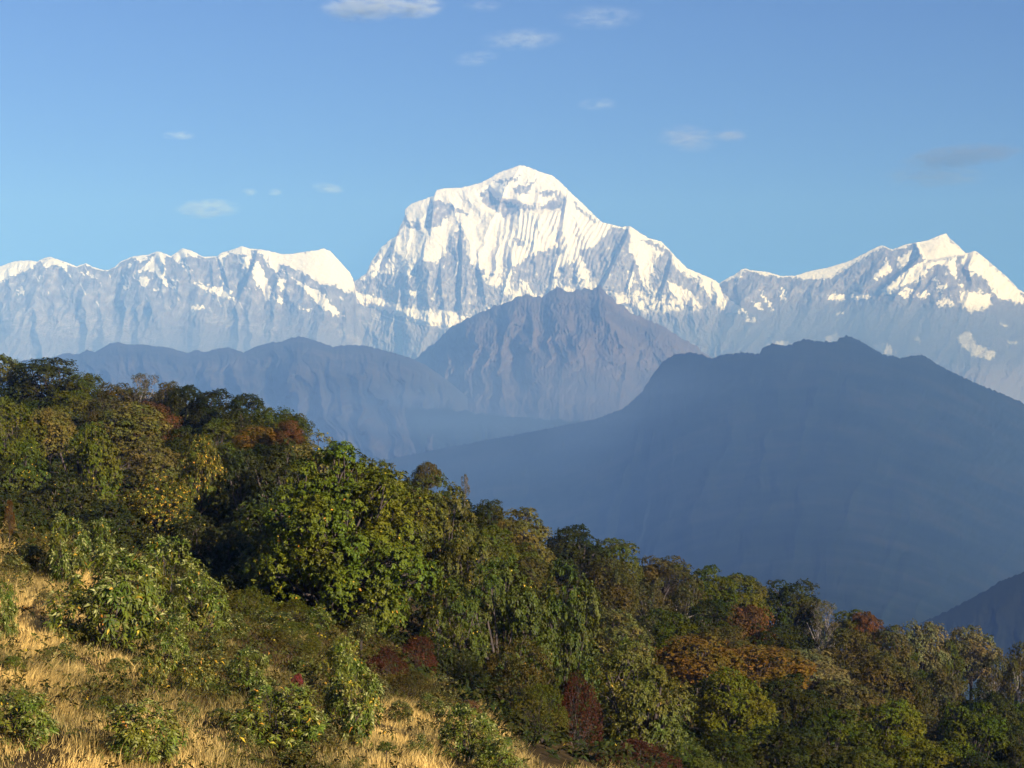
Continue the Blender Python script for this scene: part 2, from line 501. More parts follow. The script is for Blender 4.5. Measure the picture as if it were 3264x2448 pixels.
snow_right = [
    z3((640,475),(790,445),(900,425),(1050,380),(1150,330),(1260,272),(1290,280),(1230,310),(1150,360),(1050,425),(1020,430),(950,490),(860,500),(780,503),(690,488)),
    z3((1340,303),(1430,266),(1440,285),(1350,310)),
    z3((1495,255),(1580,240),(1695,192),(1720,230),(1830,330),(1740,355),(1640,375),(1560,388),(1530,330)),
    z3((1530,380),(1640,375),(1760,362),(1765,440),(1740,460),(1700,410),(1640,400),(1590,430),(1560,470),(1450,530),(1380,560),(1280,585),(1300,545),(1440,440)),
    z3((1840,330),(1890,308),(1960,370),(2080,480),(2180,570),(2212,640),(2160,665),(2120,640),(2040,625),(1960,510),(1880,450),(1790,405),(1800,370)),
    z3((1640,530),(1690,525),(1720,545),(1640,572)), z3((1800,570),(1900,590),(2000,600),(1985,680),(1860,725),(1810,680),(1780,620)),
    z3((1620,650),(1700,625),(1765,670),(1640,677)), z3((1370,590),(1450,555),(1480,570),(1420,635)),
    z3((1500,600),(1560,575),(1600,600),(1510,635)), z3((1700,390),(1760,420),(1780,520),(1740,480)),
    z3((230,500),(290,468),(340,435),(368,428),(340,470),(300,530),(290,480),(240,520)),
    z3((390,445),(510,448),(600,478),(480,474)), z3((40,470),(160,510),(222,590),(300,660),(385,722),(235,727),(150,580)),
    z3((600,560),(640,580),(630,640),(600,640)), z3((410,650),(470,650),(490,712),(440,690)),
    z3((910,610),(960,595),(1025,605),(1020,642),(940,640)), z3((1040,610),(1100,600),(1170,600),(1200,620),(1120,640)),
    z3((1300,360),(1325,420),(1330,450),(1240,500),(1210,490),(1260,430)),
    z3((1380,350),(1480,310),(1500,345),(1390,430),(1370,430)),
    z3((1755,880),(1850,845),(1900,920),(1960,960),(2035,990),(1990,1032),(1880,1010),(1800,950)),
    z3((1215,930),(1300,915),(1360,990),(1290,1005)), z3((885,880),(960,860),(1000,885),(965,920),(910,905)),
    z3((480,935),(620,900),(680,935),(500,948)), z3((2100,905),(2175,920),(2110,937)), z3((360,755),(440,755),(440,782),(365,782)),
    z3((1480,880),(1530,885),(1525,915),(1485,910)), z3((470,570),(560,700),(540,700),(480,620)), z3((970,710),(1030,712),(1030,735),(975,730)),
    z3((1260,560),(1380,520),(1330,600),(1290,600)), z3((2050,780),(2100,800),(2090,820)),
]


def relief_right(U, V, S):
    Wu, Wv = warp(U, V, 8, 40, 17)
    R = 110 * fbm(U / 230, V / 260, 91, 2) * smooth(0, 150, S)
    R += 36 * ridged((Wu + .5 * Wv) / 75, Wv / 170, 92, 1) * smooth(0, 50, S)
    R += 10 * ridged((Wu + 0.5 * Wv) / 28, Wv / 55, 96, 4, .5) * smooth(0, 15, S)
    for l, a, wl, wr in [
        (z3((1500,258),(1525,340),(1440,440),(1330,520),(1270,590)), 85, 14, 80),
        (z3((1310,300),(1290,400),(1200,500),(1080,590)), 40, 30, 30),
        (z3((1695,195),(1700,300),(1760,380)), 25, 60, 60),
        (z3((1890,310),(1840,420),(1870,520),(1840,620),(1800,720)), 75, 16, 80),
        (z3((345,440),(305,540),(330,660)), 35, 12, 60),
        (z3((240,500),(260,620),(420,740)), 40, 25, 60),
        (z3((1660,440),(1600,520),(1500,640)), 40, 10, 45),
        (z3((2040,470),(2000,560),(2020,700)), 40, 12, 60)]:
        R += spur(U, V, l, a, wl, wr)
    sn = sdist(U, V, snow_right[0]); sn2 = sdist(U, V, snow_right[2])
    R *= 1 - 0.8 * smooth(-4, 8, np.maximum(sn, sn2))
    return R


def snow_r(U, V, S, R):
    Wu, Wv = warp(U, V, 6.0, 12, 25)
    d = np.full(U.shape, -99.0)
    for p in snow_right: d = np.maximum(d, sdist(Wu, Wv, p))
    d = d + 6.5 * fbm((U + .5 * V) / 9, V / 12, 303, 4, .6)
    sn = smooth(-2.5, 3.5, d)
    crest = smooth(6, 1, S + 3 * fbm(U / 14, V / 14, 4, 2))
    patch = smooth(0.3, 0.8, fbm((U + .8 * V) / 22, V / 18, 101, 4)) * smooth(2800, 2900, U) * smooth(1000, 940, V)
    thin = 0.34 - .16 * smooth(930, 1010, V) + 0.15 * fbm(U / 20, V / 24, 103, 3) * smooth(1150, 950, V)  # lower slopes hold less snow; cloud shadow is painted into their rock colour
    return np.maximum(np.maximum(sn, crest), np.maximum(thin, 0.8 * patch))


crest_right = [(2290,903)] + z3((205,518),(240,495),(290,470),(340,435),(365,427),(400,440),(510,450),(600,478),(700,475),(790,445),(900,425),(1050,380),(1150,330),(1260,275),(1285,278),(1335,303),(1430,268),(1500,255),(1580,240),(1650,210),(1695,195),(1720,230),(1780,280),(1825,328),(1890,310),(1930,340),(2000,400),(2100,485),(2180,570),(2240,600)) + [(3400,990),(3600,1030)]
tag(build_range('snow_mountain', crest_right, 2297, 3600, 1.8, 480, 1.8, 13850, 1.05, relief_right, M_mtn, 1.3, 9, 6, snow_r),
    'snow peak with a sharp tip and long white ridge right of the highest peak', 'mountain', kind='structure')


# ------------------------------------------------------------------ the nearer ridges
def relief_hill(seed, su, amp, skew=0.0, fine=0.5):
    def f(U, V, S):
        Wu, Wv = warp(U, V, su * .25, su * .9, seed + 5)
        Wu = Wu + skew * S
        R = amp * ridged(Wu / su, Wv / (su * 4), seed, 1) * smooth(0, su * 1.2, S)
        R += amp * .22 * ridged(Wu / (su * .45), Wv / (su * 1.2), seed + 2, 3, .5) * smooth(0, su * .5, S)
        R += fine * amp * .06 * ridged(U / (su * .12), V / (su * .25), seed + 9, 3, .6) * smooth(0, su * .2, S)
        return R
    return f


crest_brown = [(1000,1330),(1200,1230),(1330,1140)] + z9((420,460),(490,410),(560,340),(640,290),(720,255),(790,225),(870,195),(940,160),(1000,152),(1070,165),(1110,140),(1150,108),(1190,130),(1240,135),(1300,115),(1350,120),(1380,106),(1420,140),(1470,190),(1540,240),(1600,270),(1700,310),(1800,370),(1900,430),(1980,490),(2100,540),(2212,580)) + [(2600,1280),(2900,1400)]


def relief_brown(U, V, S):
    R = 1.9 * relief_hill(131, 90, 90, 0.1, 1.6)(U, V, S)
    for l, a, wl, wr in [
        (z9((1400,120),(1420,260),(1460,420),(1440,600)), 80, 50, 120),
        (z9((1150,110),(1180,250),(1250,420),(1300,560)), 55, 60, 90),
        (z9((950,160),(900,300),(930,450)), 45, 50, 90),
        (z9((1640,290),(1700,420),(1780,560)), 60, 30, 110),
        (z9((640,290),(700,400),(760,500)), 45, 50, 80)]:
        R += spur(U, V, l, a * 2.2, wl, wr, 80)
    return R * (1 - .55 * smooth(90, 330, S))


tag(build_range('hills', crest_brown, 1000, 2900, 2.6, 700, 2.6, 9600, 3.6, relief_brown, M_brown, 7.0, 26, 8),
    'brown rocky hill standing in front of the highest peak', 'hill', kind='structure')

crest_m2 = [(-400,1180),(-100,1165),(60,1150),(169,1138),(209,1125),(250,1130),(278,1114),(303,1123),(328,1108),(348,1095),(378,1089),(403,1098),(457,1098),(497,1104),(542,1108),(572,1118),(602,1125),(627,1114),(651,1123),(696,1110),(731,1108),(776,1123),(820,1103),(865,1090),(895,1090),(925,1078),(950,1072),(980,1077),(1019,1090),(1059,1105),(1100,1100),(1159,1100),(1206,1112),(1259,1126),(1300,1138),(1360,1165),(1430,1215),(1520,1290),(1700,1390),(2200,1500)]
tag(build_range('hills', crest_m2, -400, 2200, 2.8, 560, 2.8, 8100, 4.2, relief_hill(151, 110, 240, -0.25), mat_hill('dry_forest_slope', (0.022, 0.021, 0.019), (0.04, 0.034, 0.03), (0.065, 0.053, 0.048)), 2.6, 12, 9),
    'hazy wooded ridge below the left snow range', 'hill', kind='structure')

crest_m6 = [(-400,1560),(300,1430),(700,1350),(1030,1312),(1200,1300),(1330,1298),(1450,1305),(1600,1325),(1900,1345),(2100,1370),(2200,1420),(2500,1640)]
tag(build_range('hills', crest_m6, -400, 2500, 3.6, 1000, 3.6, 7000, 3.4, relief_hill(171, 120, 60, -0.3), M_forest_far, 7.0, 30, 10),
    'faint wooded spur low in the blue haze of the valley', 'hill', kind='structure')

crest_m3 = [(900,1540),(1300,1450),(1700,1375),(1900,1335),(1990,1300),(2045,1250),(2080,1195),(2115,1150),(2150,1130)] + z3((0,985),(80,1000),(140,1025),(200,1000),(350,985),(460,995),(480,950),(550,925),(640,940),(710,910),(770,895),(830,910),(960,915),(1000,885),(1045,872),(1100,895),(1180,940),(1270,995),(1400,1020),(1500,1000),(1560,1010),(1650,1070),(1750,1120),(1900,1190),(2050,1250),(2212,1320)) + [(3500,1420),(3700,1500)]
tag(build_range('hills', crest_m3, 900, 3700, 3.4, 1100, 3.4, 5500, 4.6, relief_hill(191, 150, 24, 0.5), M_forest_far, 4.5, 9, 11, smooth_w=160),
    'dark blue wooded mountain with an even slope on the right', 'hill', kind='structure')

crest_m5 = [(2500,2200),(2600,2140),(2800,2040),(2994,1960),(3080,1915),(3142,1882),(3185,1853),(3264,1822),(3450,1760),(3700,1700)]
tag(build_range('hills', crest_m5, 2500, 3700, 4, 1000, 4, 1750, 1.0, relief_hill(211, 120, 3, 0.2), mat_hill('dark_spur_forest', (0.006, 0.010, 0.006), (0.010, 0.014, 0.008), (0.016, 0.018, 0.010), 0.01), 4.0, 14, 12),
    'near dark blue spur at the right edge above the trees', 'hill', kind='structure')

# valley floor: one sheet under everything, out to the foot of the mountains and past them
gx = np.linspace(-7800, 7800, 160); gy = np.linspace(-350, 18500, 190)
GX, GY = np.meshgrid(gx, gy)
GZ = -1500 + 60 * fbm(GX / 900, GY / 900, 5, 4) + smooth(2000, 200, GY) * 500 + smooth(8000, 15000, GY) * 300
link('ground', mesh_np('ground', np.stack([GX, GY, GZ], -1).reshape(-1, 3), grid_faces(*GX.shape), 4), M_valley)['kind'] = 'structure'

# ------------------------------------------------------------------ air
HAZE_DENS = 0.000099
def box_mesh(name, x0, x1, y0, y1, z0, z1_):
    v = [(x, y, z) for x in (x0, x1) for y in (y0, y1) for z in (z0, z1_)]
    f = [(0,1,3,2),(4,6,7,5),(0,4,5,1),(2,3,7,6),(0,2,6,4),(1,5,7,3)]
    me = bpy.data.meshes.new(name); me.from_pydata(v, [], f); me.update(); return me
m, nt, b = nodes('haze')
nt.nodes.remove(b)
pv = nt.nodes.new('ShaderNodeVolumePrincipled')
pv.inputs['Color'].default_value = (0.215, 0.435, 1.0, 1)
pv.inputs['Absorption Color'].default_value = (0.45, 0.78, 1, 1)
pv.inputs['Density'].default_value = HAZE_DENS
pv.inputs['Anisotropy'].default_value = -0.25
nt.links.new(pv.outputs[0], nt.nodes['Material Output'].inputs['Volume'])
hz = link('haze', box_mesh('haze', -7900, 7900, -400, 18600, -1650, 2420), m)
tag(hz, kind='stuff')

# ------------------------------------------------------------------ thin clouds far behind the mountains, outside the air box
m, nt, b = nodes('thin_cloud')
nt.nodes.remove(b)
tc = N(nt, 'ShaderNodeTexCoord')
ln_ = N(nt, 'ShaderNodeVectorMath', operation='LENGTH'); nt.links.new(tc.outputs['Object'], ln_.inputs[0])
mr = N(nt, 'ShaderNodeMapRange'); mr.inputs[1].default_value = 1.0; mr.inputs[2].default_value = 0.1; mr.interpolation_type = 'SMOOTHSTEP'
nt.links.new(ln_.outputs['Value'], mr.inputs[0])
geo = N(nt, 'ShaderNodeNewGeometry')
mp = N(nt, 'ShaderNodeMapping'); mp.inputs['Scale'].default_value = (0.0042, 0.0042, 0.012)
nt.links.new(geo.outputs['Position'], mp.inputs['Vector'])
nz = N(nt, 'ShaderNodeTexNoise', i_Scale=1.0, i_Detail=5.0, i_Roughness=0.62)
nt.links.new(mp.outputs[0], nz.inputs['Vector'])
m2 = N(nt, 'ShaderNodeMapRange'); m2.inputs[1].default_value = 0.42; m2.inputs[2].default_value = 0.76
nt.links.new(nz.outputs['Fac'], m2.inputs[0])
mu = N(nt, 'ShaderNodeMath', operation='MULTIPLY'); nt.links.new(mr.outputs[0], mu.inputs[0]); nt.links.new(m2.outputs[0], mu.inputs[1])
oi = N(nt, 'ShaderNodeObjectInfo')
m3 = N(nt, 'ShaderNodeMath', operation='MULTIPLY'); nt.links.new(mu.outputs[0], m3.inputs[0]); nt.links.new(oi.outputs['Alpha'], m3.inputs[1])
m4 = N(nt, 'ShaderNodeMath', operation='MULTIPLY'); nt.links.new(m3.outputs[0], m4.inputs[0]); m4.inputs[1].default_value = 0.045
cv = nt.nodes.new('ShaderNodeVolumePrincipled')
nt.links.new(oi.outputs['Color'], cv.inputs['Color']); nt.links.new(m4.outputs[0], cv.inputs['Density'])
cv.inputs['Anisotropy'].default_value = 0.0
nt.links.new(cv.outputs[0], nt.nodes['Material Output'].inputs['Volume'])
M_cloud = m
cme = bpy.data.meshes.new('cloud')
import bmesh
bm = bmesh.new(); bmesh.ops.create_icosphere(bm, subdivisions=3, radius=1.0); bm.to_mesh(cme); bm.free()
cme.materials.append(M_cloud)
for u, v, wd, hh, dens, tilt, colr, lb in [
    (1165, 22, 330, 104, .40, 3, (.97, .96, .96), 'brightest small white cloud at the top edge left of centre'),
    (1330, 26, 210, 76, .40, 5, (.97, .96, .96), 'white cloud at the top edge just right of the brightest one'),
    (1545, 20, 170, 44, .06, 0, (.96, .96, .97), 'faint scrap of cloud at the top edge right of the two white ones'),
    (1665, 125, 330, 80, .075, 2, (.96, .96, .97), 'faint flat cloud above and right of the summit, near the top'),
    (1520, 185, 190, 60, .06, 8, (.96, .96, .97), 'faint wisp directly above the summit'),
    (570, 432, 130, 36, .22, 0, (.96, .95, .97), 'tiny lone cloud in the open sky on the left'),
    (660, 665, 250, 76, .24, 2, (.95, .92, .90), 'long pinkish cloud low on the left above the range'),
    (795, 612, 70, 34, .20, 0, (.96, .94, .94), 'left one of two tiny puffs above the long pinkish cloud'),
    (876, 613, 60, 32, .18, 0, (.96, .94, .94), 'right one of two tiny puffs above the long pinkish cloud'),
    (1045, 600, 130, 44, .22, -8, (.96, .93, .93), 'small cloud low on the left, nearest to the highest peak'),
    (1915, 55, 330, 90, .055, 2, (.95, .95, .97), 'faint veil of cloud near the top, right of centre'),
    (1905, 332, 160, 50, .07, 0, (.93, .90, .92), 'faint pinkish wisp right of the summit'),
    (2195, 442, 240, 100, .09, -6, (.74, .62, .66), 'left one of two joined pinkish clouds in the right sky'),
    (2325, 432, 130, 54, .17, 0, (.74, .62, .66), 'right one of two joined pinkish clouds in the right sky'),
    (3065, 498, 450, 84, .45, 5, (.20, .17, .22), 'long grey cloud above the sharp peak on the right'),
    (2980, 562, 400, 90, .16, 0, (.25, .24, .30), 'thin grey veil under the long grey cloud')]:
    Yd = 30000.0
    o = bpy.data.objects.new('cloud', cme); sc.collection.objects.link(o)
    o.location = at(u, v, Yd)
    sx = wd / 2 / FPX * Yd; sz = hh / 2 / FPX * Yd
    o.scale = (sx, max(sz * 2.2, sx * .6), sz)
    o.rotation_euler = (0, math.radians(-tilt), 0)
    o.color = (*colr, dens)
    tag(o, lb, 'cloud', 'small clouds in the blue sky')

# low mist lying against the feet of the snow range, inside the air
m, nt, b = nodes('mist')
nt.nodes.remove(b)
tc = N(nt, 'ShaderNodeTexCoord')
ln_ = N(nt, 'ShaderNodeVectorMath', operation='LENGTH'); nt.links.new(tc.outputs['Object'], ln_.inputs[0])
mr = N(nt, 'ShaderNodeMapRange'); mr.inputs[1].default_value = 1.0; mr.inputs[2].default_value = 0.2; mr.interpolation_type = 'SMOOTHSTEP'
nt.links.new(ln_.outputs['Value'], mr.inputs[0])
geo = N(nt, 'ShaderNodeNewGeometry')
mp = N(nt, 'ShaderNodeMapping'); mp.inputs['Scale'].default_value = (0.0016, 0.0016, 0.009)
nt.links.new(geo.outputs['Position'], mp.inputs['Vector'])
nz = N(nt, 'ShaderNodeTexNoise', i_Scale=1.0, i_Detail=3.0, i_Roughness=0.55)
nt.links.new(mp.outputs[0], nz.inputs['Vector'])
m2 = N(nt, 'ShaderNodeMapRange'); m2.inputs[1].default_value = 0.30; m2.inputs[2].default_value = 0.70; m2.inputs[3].default_value = 0.25
nt.links.new(nz.outputs['Fac'], m2.inputs[0])
mu = N(nt, 'ShaderNodeMath', operation='MULTIPLY'); nt.links.new(mr.outputs[0], mu.inputs[0]); nt.links.new(m2.outputs[0], mu.inputs[1])
m4 = N(nt, 'ShaderNodeMath', operation='MULTIPLY'); nt.links.new(mu.outputs[0], m4.inputs[0]); oi = N(nt, 'ShaderNodeObjectInfo'); m5 = N(nt, 'ShaderNodeMath', operation='MULTIPLY'); m5.inputs[1].default_value = 0.001
nt.links.new(oi.outputs['Alpha'], m5.inputs[0]); nt.links.new(m5.outputs[0], m4.inputs[1])
cv = nt.nodes.new('ShaderNodeVolumePrincipled')
nt.links.new(N(nt, 'ShaderNodeObjectInfo').outputs['Color'], cv.inputs['Color'])
nt.links.new(m4.outputs[0], cv.inputs['Density'])
nt.links.new(cv.outputs[0], nt.nodes['Material Output'].inputs['Volume'])
mme = cme.copy(); mme.name = 'mist'; mme.materials.clear(); mme.materials.append(m)
for u, v, wd, hh, Yd, dy, col in [(2850, 1085, 2100, 300, 11300, 1100, (.34, .40, .54, 2.0)), (500, 1090, 1500, 170, 11500, 1100, (.40, .42, .60, 1.0)),
                                  (1780, 1290, 1900, 430, 6900, 450, (.24, .34, .60, 1.5)), (1650, 1430, 2500, 480, 4900, 500, (.22, .36, .78, .36)),
                                  (2030, 1300, 900, 420, 5100, 500, (.26, .40, .74, .9)),
                                  (1300, 1320, 1500, 260, 6300, 350, (.24, .38, .76, .9)),
                                  (600, 1370, 1900, 360, 5700, 500, (.22, .36, .78, .4))]:
    o = bpy.data.objects.new('mist', mme); sc.collection.objects.link(o)
    o.location = at(u, v, Yd)
    sx = wd / 2 / FPX * Yd
    o.color = col
    o.scale = (sx, dy, hh / 2 / FPX * Yd)
    tag(o, kind='stuff')

# ------------------------------------------------------------------ the near hillside
PF = FPX * 2212 / 3264      # focal length in the 2212-wide pixels used for the tree list


def atP(u, v, Y):
    return at(u * 3264 / 2212, v * 3264 / 2212, Y)


C = {
    'dark': (0.027, 0.033, 0.004), 'green': (0.048, 0.064, 0.004), 'hero': (0.084, 0.100, 0.005), 'olive': (0.068, 0.074, 0.008),  # dark: dark green leaves, deepened to paint in the shade of the wood
    'pale': (0.118, 0.106, 0.022), 'silver': (0.125, 0.110, 0.038), 'brown': (0.064, 0.056, 0.012), 'rust': (0.098, 0.048, 0.014),
    'orange': (0.132, 0.082, 0.012), 'maroon': (0.058, 0.021, 0.010), 'lime': (0.084, 0.094, 0.006), 'gold': (0.080, 0.082, 0.008),
    'greyb': (0.070, 0.065, 0.018),
}
